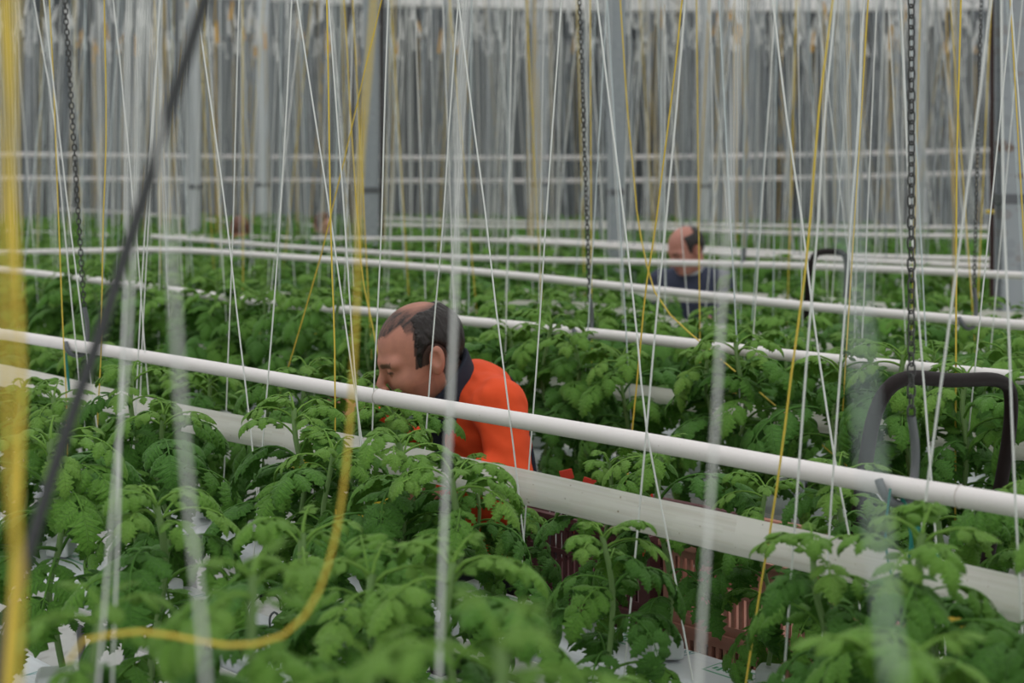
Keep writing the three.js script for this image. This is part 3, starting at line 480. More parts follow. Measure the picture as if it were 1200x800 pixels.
// ------------------------------------------------------------------ trolley and crates
const DECK = 0.42;
{
  const g = group('picking_trolley'); tag(g, 'rail trolley with a bent dark tube handle carrying crates beside the worker', 'trolley');
  const R = (a, t, y) => rowPt(a, t, y), A0 = 0.41, A1 = 0.97, T0 = -0.61, T1 = 0.98;
  const hp = [[A0, T0 + 0.13, 0.42], [A0, T0 + 0.062, 0.8], [A0, T0 + 0.018, 1.08], [A0 + 0.008, T0 + 0.008, 1.145], [A0 + 0.032, T0, 1.19], [A0 + 0.085, T0 - 0.004, 1.212], [(A0 + A1) / 2, T0 - 0.005, 1.193], [A1 - 0.085, T0 - 0.004, 1.174], [A1 - 0.032, T0, 1.152], [A1 - 0.008, T0 + 0.008, 1.108], [A1, T0 + 0.018, 1.04], [A1, T0 + 0.062, 0.8], [A1, T0 + 0.13, 0.42]].map((p) => R(...p));
  mesh('handle', tube(hp, 0.0152, 80, 10), M.handle, g);
  const corners = [R(A0, T0 + 0.1, DECK - 0.03), R(A1, T0 + 0.1, DECK - 0.03), R(A1, T1, DECK - 0.03), R(A0, T1, DECK - 0.03)];
  for (let k = 0; k < 4; k++) mesh('frame_bar', tube([corners[k], corners[(k + 1) % 4]], 0.016, 2, 8), M.handle, g);
  for (let k = 0; k < 7; k++) { const c = R((A0 + A1) / 2, T0 + 0.22 + k * 0.235, DECK - 0.012), s = mesh('deck_board', new RoundedBoxGeometry(0.2, 0.018, A1 - A0 - 0.02, 1, 0.004), M.wood, g); s.position.copy(c); s.rotation.y = Math.atan2(U.x, U.z) - Math.PI / 2; }
  for (const [a, t] of [[A0 + 0.05, T0 + 0.25], [A1 - 0.05, T0 + 0.25], [A0 + 0.05, T1 - 0.2], [A1 - 0.05, T1 - 0.2]]) { mesh('leg', tube([R(a, t, DECK - 0.04), R(a, t, 0.08)], 0.014, 2, 8), M.handle, g); const w = mesh('wheel', new THREE.CylinderGeometry(0.08, 0.08, 0.035, 20).rotateX(Math.PI / 2), M.blackPlastic, g); w.position.copy(R(a, t, 0.08)); w.rotation.y = Math.atan2(U.x, U.z) - Math.PI / 2; }
}
{ // another trolley further back, of which the handle rises over the leaves
  const g = group('picking_trolley'); tag(g, 'another trolley with a small dark arched handle beyond the bald worker', 'trolley');
  const A0 = 3.56, A1 = 3.86, T = alongAt(950, 3.56), R = (a, t, y) => rowPt(a, T + t, y);
  mesh('handle', tube([R(A0, 0.1, 0.42), R(A0, 0.03, 0.9), R(A0, 0.005, 1.2), R(A0 + 0.03, 0, 1.262), R(A0 + 0.08, 0, 1.275), R(A1 - 0.08, 0, 1.27), R(A1 - 0.03, 0, 1.257), R(A1, 0.005, 1.2), R(A1, 0.03, 0.9), R(A1, 0.1, 0.42)], 0.015, 60, 8), M.handle, g);
  for (let k = 0; k < 4; k++) { const b = mesh('deck_board', new RoundedBoxGeometry(0.2, 0.018, 0.34, 1, 0.004), M.wood, g); b.position.copy(R((A0 + A1) / 2, 0.2 + k * 0.22, 0.41)); b.rotation.y = Math.atan2(U.x, U.z) - Math.PI / 2; }
  for (const a of [A0, A1]) { mesh('frame_bar', tube([R(a, 0.08, 0.39), R(a, 1, 0.39)], 0.014, 2, 8), M.handle, g); for (const t of [0.2, 0.9]) { mesh('leg', tube([R(a, t, 0.39), R(a, t, 0.08)], 0.013, 2, 8), M.handle, g); const w = mesh('wheel', new THREE.CylinderGeometry(0.08, 0.08, 0.035, 18).rotateX(Math.PI / 2), M.blackPlastic, g); w.position.copy(R(a, t, 0.08)); w.rotation.y = Math.atan2(U.x, U.z) - Math.PI / 2; } }
}
function crateGeo(w, h, d) { // open lattice crate: corner posts, rims and slatted sides
  const parts = { body: [], lattice: [] }, t = 0.012;
  parts.body.push(box(w, t, d, 0, t / 2, 0));
  for (const s of [-1, 1]) { parts.body.push(box(w, 0.03, t, 0, h - 0.015, s * (d / 2 - t / 2)), box(t, 0.03, d, s * (w / 2 - t / 2), h - 0.015, 0), box(w, 0.02, t, 0, 0.01, s * (d / 2 - t / 2)), box(t, 0.02, d, s * (w / 2 - t / 2), 0.01, 0), box(w + 0.014, 0.012, 0.02, 0, h - 0.004, s * (d / 2)), box(w, 0.012, t, 0, h * 0.52, s * (d / 2 - t / 2)), box(t, 0.012, d, s * (w / 2 - t / 2), h * 0.52, 0)); for (const q of [-1, 1]) parts.body.push(box(0.035, h, 0.035, s * (w / 2 - 0.018), h / 2, q * (d / 2 - 0.018))); }
  for (let x = -w / 2 + 0.03; x < w / 2; x += 0.021) for (const s of [-1, 1]) parts.lattice.push(box(0.009, h - 0.02, t * 0.6, x, h / 2, s * (d / 2 - t / 2)));
  for (let z = -d / 2 + 0.03; z < d / 2; z += 0.021) for (const s of [-1, 1]) parts.lattice.push(box(t * 0.6, h - 0.02, 0.009, s * (w / 2 - t / 2), h / 2, z));
  return { body: merge(parts.body), lattice: merge(parts.lattice) };
}
const CR = crateGeo(0.46, 0.18, 0.34), CRed = crateGeo(0.44, 0.11, 0.33);
function crate(across, t, y, mat, geo, label, grp) { const g = group('plastic_crate', rowPt(across, t, y), Math.atan2(U.x, U.z) - Math.PI / 2 + rnd(-0.03, 0.03)); tag(g, label, 'crate', grp); mesh('shell', geo.body, mat, g); mesh('lattice', geo.lattice, mat, g); }
for (let k = 0; k < 2; k++) crate(0.66, 0.28, DECK + k * 0.183, M.maroon, CR, 'dark maroon lattice crate stacked beside the worker in orange', 'maroon crates on the trolley');
for (let k = 0; k < 2; k++) crate(0.66, -0.22, DECK + k * 0.183, M.brick, CR, 'brick-brown lattice crate stacked beside the trolley handle', 'brown crates on the trolley');
for (const [px, py, ac, tx] of [[664, 556, 0.5, 'beside the film strip near the jacket'], [690, 566, 0.55, 'beside the first red tag near the jacket'], [758, 579, 0.45, 'above the strip by the brown crates'], [984, 664, 0.4, 'below the film strip by the trolley handle']]) {
  const g = group('plant_tag', inRow(px, py, ac)); tag(g, 'small red plastic tag ' + tx, 'tag'); g.rotation.set(0.2, rnd(-0.6, 0.6), rnd(-0.3, 0.3));
  mesh('card', new RoundedBoxGeometry(0.032, 0.026, 0.002, 1, 0.0009), M.red, g); mesh('stake', box(0.006, 0.2, 0.002, 0, -0.114, -0.002), M.red, g);
}

// ------------------------------------------------------------------ people
function surfaceNets(f, lo, hi, cell, color, slope = 1.3) {
  const nx = Math.ceil((hi.x - lo.x) / cell) + 1, ny = Math.ceil((hi.y - lo.y) / cell) + 1, nz = Math.ceil((hi.z - lo.z) / cell) + 1, F = new Float32Array(nx * ny * nz), id = new Int32Array(nx * ny * nz).fill(-1), pos = [], nor = [], col = [], idx = [], v = V(0, 0, 0);
  const I = (x, y, z) => (z * ny + y) * nx + x;
  const B = 4, far2 = cell * B * 0.87 * slope;
  for (let z = 0; z < nz; z += B) for (let y = 0; y < ny; y += B) for (let x = 0; x < nx; x += B) {
    const mid = f(v.set(lo.x + (x + B / 2 - 0.5) * cell, lo.y + (y + B / 2 - 0.5) * cell, lo.z + (z + B / 2 - 0.5) * cell)), skip = Math.abs(mid) > far2;
    for (let c = z; c < Math.min(z + B, nz); c++) for (let b = y; b < Math.min(y + B, ny); b++) for (let a = x; a < Math.min(x + B, nx); a++) F[I(a, b, c)] = skip ? mid : f(v.set(lo.x + a * cell, lo.y + b * cell, lo.z + c * cell));
  }
  const E = [[0, 1], [2, 3], [4, 5], [6, 7], [0, 2], [1, 3], [4, 6], [5, 7], [0, 4], [1, 5], [2, 6], [3, 7]];
  for (let z = 0; z < nz - 1; z++) for (let y = 0; y < ny - 1; y++) for (let x = 0; x < nx - 1; x++) {
    const c = []; let m = 0; for (let k = 0; k < 8; k++) { c[k] = F[I(x + (k & 1), y + ((k >> 1) & 1), z + (k >> 2))]; if (c[k] < 0) m |= 1 << k; }
    if (m === 0 || m === 255) continue;
    let sx = 0, sy = 0, sz = 0, n = 0;
    for (const [a, b] of E) if ((c[a] < 0) !== (c[b] < 0)) { const t = c[a] / (c[a] - c[b]); sx += (a & 1) + t * ((b & 1) - (a & 1)); sy += ((a >> 1) & 1) + t * (((b >> 1) & 1) - ((a >> 1) & 1)); sz += (a >> 2) + t * ((b >> 2) - (a >> 2)); n++; }
    id[I(x, y, z)] = pos.length / 3; pos.push(lo.x + (x + sx / n) * cell, lo.y + (y + sy / n) * cell, lo.z + (z + sz / n) * cell);
  }
  const quad = (a, b, c, d, flip) => { if (a < 0 || b < 0 || c < 0 || d < 0) return; if (flip) idx.push(a, c, b, a, d, c); else idx.push(a, b, c, a, c, d); };
  for (let z = 1; z < nz - 1; z++) for (let y = 1; y < ny - 1; y++) for (let x = 1; x < nx - 1; x++) {
    const s = F[I(x, y, z)] < 0;
    if (s !== F[I(x + 1, y, z)] < 0) quad(id[I(x, y - 1, z - 1)], id[I(x, y, z - 1)], id[I(x, y, z)], id[I(x, y - 1, z)], !s);
    if (s !== F[I(x, y + 1, z)] < 0) quad(id[I(x - 1, y, z - 1)], id[I(x - 1, y, z)], id[I(x, y, z)], id[I(x, y, z - 1)], !s);
    if (s !== F[I(x, y, z + 1)] < 0) quad(id[I(x - 1, y - 1, z)], id[I(x, y - 1, z)], id[I(x, y, z)], id[I(x - 1, y, z)], !s);
  }
  const e = cell * 0.5, g0 = V(0, 0, 0);
  for (let i = 0; i < pos.length; i += 3) { const p = V(pos[i], pos[i + 1], pos[i + 2]), q = V(0, 0, 0); const d = (ax) => { q.copy(p); q[ax] += e; const a = f(q); q[ax] -= 2 * e; return a - f(q); }; g0.set(d('x'), d('y'), d('z')).normalize(); nor.push(g0.x, g0.y, g0.z); if (color) col.push(...color(p)); }
  const g = new THREE.BufferGeometry(); g.setAttribute('position', new THREE.Float32BufferAttribute(pos, 3)); g.setAttribute('normal', new THREE.Float32BufferAttribute(nor, 3)); if (color) g.setAttribute('color', new THREE.Float32BufferAttribute(col, 3)); g.setIndex(idx); return g;
}
const smin = (a, b, k) => { const h = Math.max(k - Math.abs(a - b), 0) / k; return Math.min(a, b) - h * h * k * 0.25; };
const smax = (a, b, k) => -smin(-a, -b, k);
const ell = (p, c, r) => { const x = (p.x - c[0]) / r[0], y = (p.y - c[1]) / r[1], z = (p.z - c[2]) / r[2], k0 = Math.hypot(x, y, z), k1 = Math.hypot(x / r[0], y / r[1], z / r[2]); return k1 < 1e-9 ? -Math.min(...r) : k0 * (k0 - 1) / k1; };
const cap = (p, a, b, ra, rb) => { const bx = b.x - a.x, by = b.y - a.y, bz = b.z - a.z, px = p.x - a.x, py = p.y - a.y, pz = p.z - a.z, t = clamp((px * bx + py * by + pz * bz) / (bx * bx + by * by + bz * bz), 0, 1); return Math.hypot(px - bx * t, py - by * t, pz - bz * t) - lerp(ra, rb, t); };
const L3 = (a) => V(...a);
// head in its own axes: x forward, y up, z to the person's left; origin between the eyes' height and the ears
function headField(p) {
  let d = ell(p, [-0.016, 0.03, 0], [0.1, 0.09, 0.0765]);
  d = smin(d, ell(p, [0.022, -0.04, 0], [0.064, 0.078, 0.06]), 0.035);
  d = smin(d, ell(p, [0.056, -0.094, 0], [0.03, 0.024, 0.032]), 0.03);
  const az = Math.abs(p.z), q = V(p.x, p.y, az);
  d = smin(d, cap(q, L3([0.079, 0.016, 0.008]), L3([0.066, 0.013, 0.05]), 0.012, 0.01), 0.02);
  d = smin(d, ell(q, [0.056, -0.034, 0.04], [0.026, 0.022, 0.02]), 0.025);
  d = smax(d, -(Math.hypot(p.x - 0.1, p.y + 0.001, az - 0.033) - 0.017), 0.014);
  d = smin(d, Math.hypot(p.x - 0.071, p.y + 0.002, az - 0.032) - 0.0135, 0.004);
  d = smin(d, cap(p, L3([0.086, 0.002, 0]), L3([0.112, -0.036, 0]), 0.008, 0.0125), 0.012);
  d = smin(d, Math.hypot(p.x - 0.101, p.y + 0.041, az - 0.012) - 0.0085, 0.008);
  d = smin(d, ell(p, [0.087, -0.066, 0], [0.011, 0.006, 0.023]), 0.007); d = smin(d, ell(p, [0.084, -0.077, 0], [0.012, 0.007, 0.02]), 0.007);
  let ear = ell(V(p.x + 0.022 - (p.y + 0.012) * -0.2, p.y + 0.012, az - 0.0835 - (p.y + 0.012) * 0.12), [0, 0, 0], [0.019, 0.033, 0.0085]); ear = smax(ear, -ell(V(p.x + 0.018, p.y + 0.008, az - 0.093), [0, 0, 0], [0.011, 0.02, 0.007]), 0.004);
  return smin(d, ear, 0.008);
}
function person(name, label, spec) {
  const g = group(name); tag(g, label, 'person'); const { H, yaw, pitch, roll = 0, s = 1, cell, neck, skin } = spec;
  const F = V(-Math.cos(pitch) * Math.cos(yaw), -Math.sin(pitch), Math.cos(pitch) * Math.sin(yaw)), Up = V(0, 1, 0).addScaledVector(F, -F.y).normalize().applyAxisAngle(F, roll), Lf = Up.clone().cross(F), lo = V(0, 0, 0);
  const local = (p) => { const q = p.clone().sub(H); return lo.set(q.dot(F) / s, q.dot(Up) / s, q.dot(Lf) / s); };
  const world = (x, y, z) => H.clone().addScaledVector(F, x * s).addScaledVector(Up, y * s).addScaledVector(Lf, z * s);
  const nk = world(-0.03, -0.06, 0);
  const bodyF = (p) => { let d = headField(local(p)) * s; d = smin(d, cap(p, nk, neck, 0.054 * s, 0.062 * s), 0.03); for (const h of spec.hands ?? []) d = Math.min(d, h(p)); return d; };
  const col = (p) => {
    const l = local(p).clone(), n = noise.noise(p.x * 260, p.y * 260, p.z * 260), m = noise.noise(p.x * 60, p.y * 60, p.z * 60); let c = skin.map((k) => k * (1 + 0.07 * n + 0.1 * m));
    const mixc = (t, w) => { c = c.map((k, i) => lerp(k, t[i], clamp(w, 0, 1))); };
    if (l.x > 0.07 && Math.abs(l.z) < 0.022 && l.y < -0.058 && l.y > -0.086) mixc([0.26, 0.09, 0.075], 0.7);
    if (l.x > 0.055 && l.y > 0.008 && l.y < 0.02 && Math.abs(l.z) > 0.012 && Math.abs(l.z) < 0.052) mixc([0.05, 0.035, 0.025], 0.75);
    if (l.x > 0.06 && Math.abs(l.y + 0.004) < 0.003 && Math.abs(Math.abs(l.z) - 0.032) < 0.014) mixc([0.04, 0.025, 0.02], 0.8);
    const th = spec.thin?.(l, n) ?? 0; if (th > 0) mixc(spec.hairColor, th);
    if (l.x > -0.005 && l.x < 0.05 && l.y < -0.05 && spec.stubble) mixc([0.1, 0.07, 0.06], spec.stubble * (0.5 + 0.5 * n));
    return c;
  };
  const skinMat = new THREE.MeshPhysicalMaterial({ vertexColors: true, roughness: 0.55, sheen: 0 });
  const r = 0.17 * s, a = V(H.x - r, Math.min(H.y - r, neck.y - 0.05), H.z - r), b = V(H.x + r, H.y + r, H.z + r); a.min(neck.clone().addScalar(-0.08)); b.max(neck.clone().addScalar(0.08));
  const parts = [surfaceNets(bodyF, a, b, cell, col)];
  for (const hb of spec.handBoxes ?? []) parts.push(surfaceNets(hb.f, hb.lo, hb.hi, hb.cell, () => skin.map((k) => k)));
  mesh('body', parts.length > 1 ? merge(parts) : parts[0], skinMat, g);
  if (spec.hair) { const hf = (p) => { const l = local(p).clone(), n = noise.noise(l.x * 70, l.y * 26, l.z * 70) * 0.003 + noise.noise(l.x * 190, l.y * 60, l.z * 190) * 0.0018; const shell = ell(l, [-0.016, 0.028, 0], [0.106, 0.096, 0.083]) - (spec.puff ?? 0.001) + n; return smax(shell, spec.hair(l), 0.016) * s; }; mesh('hair', surfaceNets(hf, V(H.x - r, H.y - r, H.z - r), V(H.x + r, H.y + r, H.z + r), cell, (p) => { const k = 0.8 + 0.5 * noise.noise(p.x * 210, p.y * 60, p.z * 210); return spec.hairColor.map((c) => c * k); }, 2.1), new THREE.MeshStandardMaterial({ vertexColors: true, roughness: 0.6 }), g); }
  for (const [n, f, l2, h2, c2, m2, lab] of spec.clothes) { const o = mesh(n, surfaceNets(f, l2, h2, c2), m2, g); if (lab) o.userData.label = lab; }
  return g;
}
function handField(wrist, dir, palmN, s = 1, curl = 0.6) { // palm and five bent fingers
  const D = dir.clone().normalize(), N = palmN.clone().addScaledVector(D, -palmN.dot(D)).normalize(), S = D.clone().cross(N), w = (a, b, c) => wrist.clone().addScaledVector(D, a * s).addScaledVector(S, b * s).addScaledVector(N, c * s), segs = [];
  segs.push([w(0, 0, 0), w(0.045, 0, 0), 0.026, 0.03], [w(0.02, -0.02, 0), w(0.08, -0.03, 0), 0.016, 0.012], [w(0.02, 0.02, 0), w(0.08, 0.03, 0), 0.016, 0.012], [w(0.03, 0, 0), w(0.085, 0, 0), 0.018, 0.015]);
  [[-0.032, 0.068], [-0.011, 0.08], [0.011, 0.076], [0.032, 0.06]].forEach(([b, len]) => { let p = w(0.082, b, 0), a = 0.25; for (let k = 0; k < 3; k++) { const l = len * [0.45, 0.32, 0.23][k], q = p.clone().addScaledVector(D, Math.cos(a) * l * s).addScaledVector(N, -Math.sin(a) * l * s); segs.push([p, q, 0.0088 - k * 0.0008, 0.0082 - k * 0.0008]); p = q; a += curl; } });
  segs.push([w(0.02, -0.03, -0.004), w(0.052, -0.052, -0.014), 0.014, 0.0105], [w(0.052, -0.052, -0.014), w(0.082, -0.056, -0.03), 0.0105, 0.0085]);
  const f = (p) => { let d = 1e9; segs.forEach(([a, b, ra, rb], i) => { d = smin(d, cap(p, a, b, ra * s, rb * s), i < 4 ? 0.02 : 0.004); }); return d; };
  const lo = V(1e9, 1e9, 1e9), hi = V(-1e9, -1e9, -1e9); for (const [a, b] of segs) { lo.min(a).min(b); hi.max(a).max(b); }
  return { f, lo: lo.addScalar(-0.045), hi: hi.addScalar(0.045) };
}
const fleece = (hex, bump = 0.0015) => { const t = canvas(256, 256, (g) => { g.fillStyle = '#888'; g.fillRect(0, 0, 256, 256); for (let i = 0; i < 3000; i++) { g.globalAlpha = 0.25; g.fillStyle = pick(['#fff', '#333']); g.beginPath(); g.arc(rnd(256), rnd(256), rnd(1, 3), 0, 7); g.fill(); } }, false); return new THREE.MeshPhysicalMaterial({ color: hex, roughness: 0.9, sheen: 0.35, sheenRoughness: 0.6, sheenColor: new THREE.Color(hex), bumpMap: t, bumpScale: bump }); };
const orange = fleece(new THREE.Color().setRGB(0.74, 0.072, 0.012)), navy = fleece(new THREE.Color().setRGB(0.012, 0.016, 0.03)), navyBlue = fleece(new THREE.Color().setRGB(0.04, 0.048, 0.085)), trouser = fleece(new THREE.Color().setRGB(0.02, 0.022, 0.03));
const SKIN = [0.47, 0.2, 0.135];
{ // the worker in orange, seated on the end of the trolley and bent over the leaves
  const H = at(490, 417, 3.98), C = at(557, 463, 4.06), Lx = V(0.34, 0, 0.94), Fx = V(-0.94, 0, 0.34), neck = at(536, 458, 4.03);
  const SL = C.clone().addScaledVector(Lx, 0.185).add(V(0, 0.0, 0)), SR = C.clone().addScaledVector(Lx, -0.185), chest = at(555, 510, 4.08), waist = at(572, 588, 4.1), hip = at(576, 655, 4.12);
  const EL = at(598, 556, 3.8), WL = at(518, 566, 3.72), ER = at(505, 540, 4.28), WR = at(441, 492, 4.14);
  const wr = (p, k) => k * (1.6 * noise.noise((p.x + p.y * 0.7) * 9, p.y * 17, p.z * 9) + 0.8 * noise.noise(p.x * 24, (p.y + p.x * 0.5) * 30, p.z * 24));
  const tor = (p, o = 0) => { const q = V(p.x - chest.x, 0, p.z - chest.z), l = q.dot(Lx), f = q.dot(Fx); const fl = (c, y, ru, rl, rf) => { const k = V(p.x - c.x, p.y - y, p.z - c.z), a = k.dot(Lx) / (rl + o), b = k.dot(Fx) / (rf + o), e = k.y / (ru + o), n = Math.hypot(a, b, e); return (n - 1) * Math.min(rl, rf); };
    let d = fl(chest, chest.y, 0.17, 0.19, 0.125); d = smin(d, fl(waist, waist.y, 0.2, 0.175, 0.125), 0.08); d = smin(d, cap(p, SL, SR, 0.068 + o, 0.068 + o), 0.07); d = smin(d, cap(p, C, neck.clone().lerp(C, 0.6), 0.085 + o, 0.07 + o), 0.05); return d; };
  const jacket = (p) => { let d = tor(p); d = smin(d, cap(p, SL.clone().addScaledVector(Lx, 0.02), EL, 0.068, 0.056), 0.022); d = smin(d, cap(p, EL, WL, 0.056, 0.042), 0.015); d = smin(d, cap(p, SR, ER, 0.07, 0.056), 0.035); d = smin(d, cap(p, ER, WR, 0.056, 0.042), 0.02); return smax(d + wr(p, 0.0045), p.y - 0 < 0 ? 1 : (hip.y + 0.0 - p.y), 0.01); };
  // collar: standing ring about the neck
  const cd = neck.clone().sub(H).normalize(), cc = at(519, 449, 4.01), collarAx = V(-0.3, 0.95, 0.1).normalize();
  const collar = (p) => { const q = p.clone().sub(cc), h = q.dot(collarAx), f = q.dot(Fx), r = q.addScaledVector(collarAx, -h).length(), rad = 0.084 - h * 0.06; return smax(Math.abs(r - rad) - 0.0095, smax(h - (0.022 - f * 0.8), -0.085 - h, 0.01), 0.008); };
  // navy panel down the back and the open front
  const panel = (p) => { const q = p.clone().sub(chest), f = q.dot(Fx), l = q.dot(Lx); const back = smax(tor(p, 0.006) , smax(-f - 0.2, smax(f + 0.085, Math.abs(l) - 0.1, 0.01), 0.01), 0.006); const front = smax(tor(p, 0.006), smax(0.03 - f, Math.abs(l) - 0.1, 0.01), 0.006); return Math.min(back, front); };
  const K1 = rowPt(0.5, 1.14, 0.56), K2 = rowPt(0.86, 1.14, 0.56), A1 = rowPt(0.5, 1.2, 0.09), A2 = rowPt(0.86, 1.2, 0.09), h1 = hip.clone().addScaledVector(W, -0.09), h2 = hip.clone().addScaledVector(W, 0.09);
  const legs = (p) => { let d = cap(p, hip.clone().addScaledVector(W, -0.05), hip.clone().addScaledVector(W, 0.05), 0.14, 0.14); for (const [h, k, a] of [[h1, K1, A1], [h2, K2, A2]]) { d = smin(d, cap(p, h, k, 0.09, 0.066), 0.05); d = smin(d, cap(p, k, a, 0.064, 0.05), 0.02); } return d; };
  const shoes = (p) => { let d = 1e9; for (const a of [A1, A2]) { const b = a.clone().addScaledVector(U, 0.16).setY(0.045); d = Math.min(d, smax(smin(cap(p, a.clone().setY(0.06), b, 0.05, 0.042), cap(p, a, a.clone().setY(0.05), 0.05, 0.05), 0.03), 0.003 - p.y, 0.01)); } return d; };
  const hL = handField(WL, V(-0.95, -0.2, 0.1), V(0.1, 0.9, 0.3), 1, 0.5), hR = handField(WR, V(-0.75, 0.5, 0.25), V(0.3, 0.4, 0.8), 1, 0.6); hL.cell = hR.cell = 0.005;
  const bnd = (pts, m) => { const lo = V(1e9, 1e9, 1e9), hi = V(-1e9, -1e9, -1e9); pts.forEach((p) => { lo.min(p); hi.max(p); }); return [lo.addScalar(-m), hi.addScalar(m)]; };
  const [jl, jh] = bnd([SL, SR, chest, waist, hip, EL, ER, WL, WR, neck], 0.2), [ll, lh] = bnd([hip, K1, K2, A1, A2], 0.19), [cl, ch] = bnd([cc], 0.16), [sl, sh2] = bnd([A1, A2, A1.clone().addScaledVector(U, 0.2), A2.clone().addScaledVector(U, 0.2)], 0.1);
  person('person', 'worker in an orange fleece jacket with navy collar bent over the leaves', {
    H, yaw: 0.3, pitch: 0.38, roll: 0.02, s: 1.13, cell: 0.0034, neck, skin: SKIN, hairColor: [0.016, 0.0105, 0.0085], stubble: 0.35,
    thin: (l, n) => { if (Math.abs(l.z) > 0.0785) return 0; const line = 0.072 - 0.35 * Math.abs(Math.abs(l.z) - 0.0) + 0.004 * n, y0 = 0.062 + 9 * l.z * l.z * (l.x > 0.02 ? 1 : 0); if (l.x > line) return 0; const up = clamp((l.y - y0) / 0.012, 0, 1), spot = Math.hypot((l.x + 0.035) / 0.05, l.z / 0.05), side = l.x < 0.016 - 0.3 * (l.y - 0.03) && l.y > (l.x < -0.03 ? -0.08 : -0.015) ? 0.9 : 0; return Math.max(side * (l.y < 0.085 ? 1 : 0), up * clamp((spot - 0.45) * 1.7, 0.22, 0.95) * (0.9 + 0.2 * n + 0.35 * noise.noise(l.z * 170, l.x * 30, 3))); },
    hair: (l) => { const az = Math.abs(l.z), topCut = l.y - (0.112 - 0.75 * Math.max(0, 0.06 - az)) - (l.x < -0.06 ? (-0.06 - l.x) * 1.2 : 0), front = l.x - (0.014 - 0.3 * (l.y - 0.03)), nape = l.x < -0.035 ? -0.09 - l.y : -0.034 - l.y, earHole = 0.03 - Math.hypot(l.x + 0.024, (l.y + 0.014) * 0.8); const w = 0.006 * noise.noise(l.x * 90, l.y * 90, l.z * 40) + 0.003 * noise.noise(l.x * 220, l.y * 220, l.z * 60); return smax(smax(topCut + w, front + w, 0.02), smax(nape, earHole, 0.006), 0.014); },
    handBoxes: [hL, hR],
    clothes: [['jacket', jacket, jl, jh, 0.0095, orange, 'orange fleece jacket'], ['collar', collar, cl, ch, 0.0045, navy, 'standing navy collar'], ['jacket_panel', panel, jl, jh, 0.009, navy, 'navy side and front panels'], ['trousers', legs, ll, lh, 0.014, trouser], ['shoes', shoes, sl, sh2, 0.01, navy]],
  });
}
function standing(label, H, yaw, pitch, spec, topMat, legMat, lean) { // bent or upright worker standing in an aisle
  const by = spec.bodyYaw ?? yaw, Fx = V(-Math.cos(by), 0, Math.sin(by)), Lx = V(0, 1, 0).cross(Fx), neck = H.clone().addScaledVector(Fx, -0.075 - lean * 0.05).add(V(0, -0.13, 0)), C = neck.clone().addScaledVector(Fx, -0.02 - lean * 0.05).add(V(0, -0.045, 0)), hipY = Math.min(0.92, C.y - 0.3), hip = C.clone().addScaledVector(Fx, -0.06 - lean * 0.35).setY(hipY), mid = C.clone().lerp(hip, 0.5).addScaledVector(Fx, -0.03 * lean);
  const SL = C.clone().addScaledVector(Lx, 0.19).add(V(0, -0.02, 0)), SR = C.clone().addScaledVector(Lx, -0.19).add(V(0, -0.02, 0));
  const arm = (S, sd) => { const e = S.clone().addScaledVector(Lx, 0.03 * sd).addScaledVector(Fx, 0.04).add(V(0, -0.26, 0)), w = e.clone().addScaledVector(Fx, 0.2).addScaledVector(Lx, -0.06 * sd).add(V(0, spec.lift ?? 0.02, 0)); return [e, w]; };
  const [EL, WL] = arm(SL, 1), [ER, WR] = arm(SR, -1);
  const top = (p) => { const fl = (c, ru, rl, rf) => { const k = V(p.x - c.x, p.y - c.y, p.z - c.z); return (Math.hypot(k.dot(Lx) / rl, k.dot(Fx) / rf, k.y / ru) - 1) * rf; }; let d = smin(fl(C.clone().add(V(0, -0.12, 0)), 0.18, 0.19, 0.13), fl(mid, 0.22, 0.17, 0.13), 0.08); d = smin(d, fl(hip, 0.12, 0.165, 0.125), 0.06); d = smin(d, cap(p, SL, SR, 0.07, 0.07), 0.07); d = smin(d, cap(p, C, neck, 0.085, 0.07), 0.04); for (const [s, e, w] of [[SL, EL, WL], [SR, ER, WR]]) { d = smin(d, cap(p, s, e, 0.066, 0.052), 0.03); d = smin(d, cap(p, e, w, 0.052, 0.04), 0.02); } return d + 0.004 * noise.noise(p.x * 16, p.y * 24, p.z * 16); };
  const feet = [-1, 1].map((s) => hip.clone().addScaledVector(Lx, 0.11 * s).addScaledVector(Fx, 0.02).setY(0.08)), knees = feet.map((f, i) => f.clone().addScaledVector(Fx, 0.05).setY(hipY * 0.52));
  const legs = (p) => { let d = ellH(p); for (let i = 0; i < 2; i++) { d = smin(d, cap(p, hip.clone().addScaledVector(Lx, 0.09 * (i ? 1 : -1)), knees[i], 0.088, 0.064), 0.05); d = smin(d, cap(p, knees[i], feet[i], 0.062, 0.046), 0.02); } return d; };
  const ellH = (p) => (Math.hypot((p.x - hip.x) / 0.165, (p.y - hip.y) / 0.12, (p.z - hip.z) / 0.165) - 1) * 0.12;
  const shoes = (p) => { let d = 1e9; for (const f of feet) d = Math.min(d, smax(cap(p, f.clone().setY(0.055), f.clone().addScaledVector(Fx, 0.15).setY(0.045), 0.052, 0.042), 0.003 - p.y, 0.01)); return d; };
  const lo = V(1e9, 1e9, 1e9), hi = V(-1e9, -1e9, -1e9); for (const p of [SL, SR, C, hip, EL, ER, WL, WR, neck]) { lo.min(p); hi.max(p); } lo.addScalar(-0.19); hi.addScalar(0.19);
  const l2 = hip.clone(), h2 = hip.clone(); for (const f of [...feet, ...knees]) { l2.min(f); h2.max(f); } l2.addScalar(-0.25); h2.addScalar(0.25); l2.y = -0.02;
  const hL = handField(WL, Fx.clone().add(V(0, -0.15, 0)), V(0, 1, 0), 1, 0.5), hR = handField(WR, Fx.clone().add(V(0, -0.15, 0)), V(0, 1, 0), 1, 0.5); hL.cell = hR.cell = 0.007;
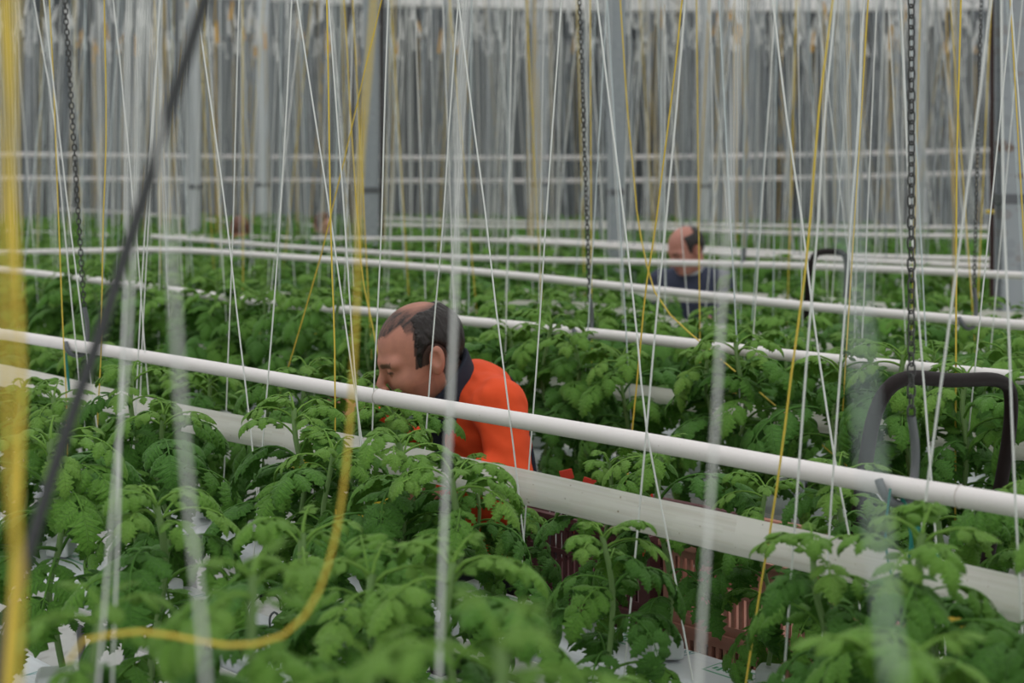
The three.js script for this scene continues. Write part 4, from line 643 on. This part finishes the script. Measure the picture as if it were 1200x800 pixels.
  const clothes = [['sweater', top, lo, hi, 0.014, topMat], ['trousers', legs, l2, h2, 0.02, legMat], ['shoes', shoes, l2, h2.clone().setY(0.16), 0.016, navy]];
  if (spec.collar) { const cc = neck.clone().add(V(0, 0.035, 0)).addScaledVector(Fx, 0.01), ax = Fx.clone().multiplyScalar(0.45).add(V(0, 1, 0)).normalize(); clothes.push(['shirt_collar', (p) => { const q = p.clone().sub(cc), h = q.dot(ax), r = q.addScaledVector(ax, -h).length(); return smax(Math.abs(r - 0.078) - 0.008, Math.abs(h) - 0.03, 0.008); }, cc.clone().addScalar(-0.13), cc.clone().addScalar(0.13), 0.006, spec.collar, 'pale grey shirt collar']); }
  person('person', label, { H, yaw, pitch, neck, skin: SKIN, cell: 0.006, handBoxes: [hL, hR], ...spec, clothes });
}
standing('bald worker in a navy sweater bending among the leaves', at(803, 293, 9.0), 0.5, 0.4, { s: 1.13, bodyYaw: 1.2, lift: 0.06, cell: 0.005, skin: [0.46, 0.2, 0.15], hairColor: [0.02, 0.015, 0.013], collar: std('#b9bcc0', 0.8), hair: (l) => { const az = Math.abs(l.z), earHole = 0.028 - Math.hypot(l.x + 0.024, (l.y + 0.014) * 0.8); return smax(smax(l.y - (0.085 + (l.x < -0.05 ? 0.02 : 0)), l.x - 0.026, 0.01), smax(l.x > -0.03 ? -0.02 - l.y : -0.085 - l.y, earHole, 0.005), 0.008); } }, navyBlue, trouser, 0.5);
standing('distant worker with short brown hair beside the sloping white pipe', at(281, 269, 14.2), -1.2, 0.2, { skin: SKIN, puff: 0.006, hairColor: [0.17, 0.07, 0.042], hair: (l) => smax(l.x - 0.045 - (l.y > 0.05 ? 0.03 : 0), -0.1 - l.y, 0.01) }, fleece('#6d7478'), trouser, 0.4);
standing('distant worker with brown hair turned sideways by the thin brown pole', at(379, 264, 15.2), 2.3, 0.25, { skin: [0.5, 0.26, 0.19], puff: 0.006, hairColor: [0.14, 0.06, 0.036], hair: (l) => smax(l.x - 0.03 - (l.y > 0.05 ? 0.03 : 0), -0.1 - l.y, 0.01) }, fleece('#5b6676'), trouser, 0.4);

renderer.render(scene, camera);
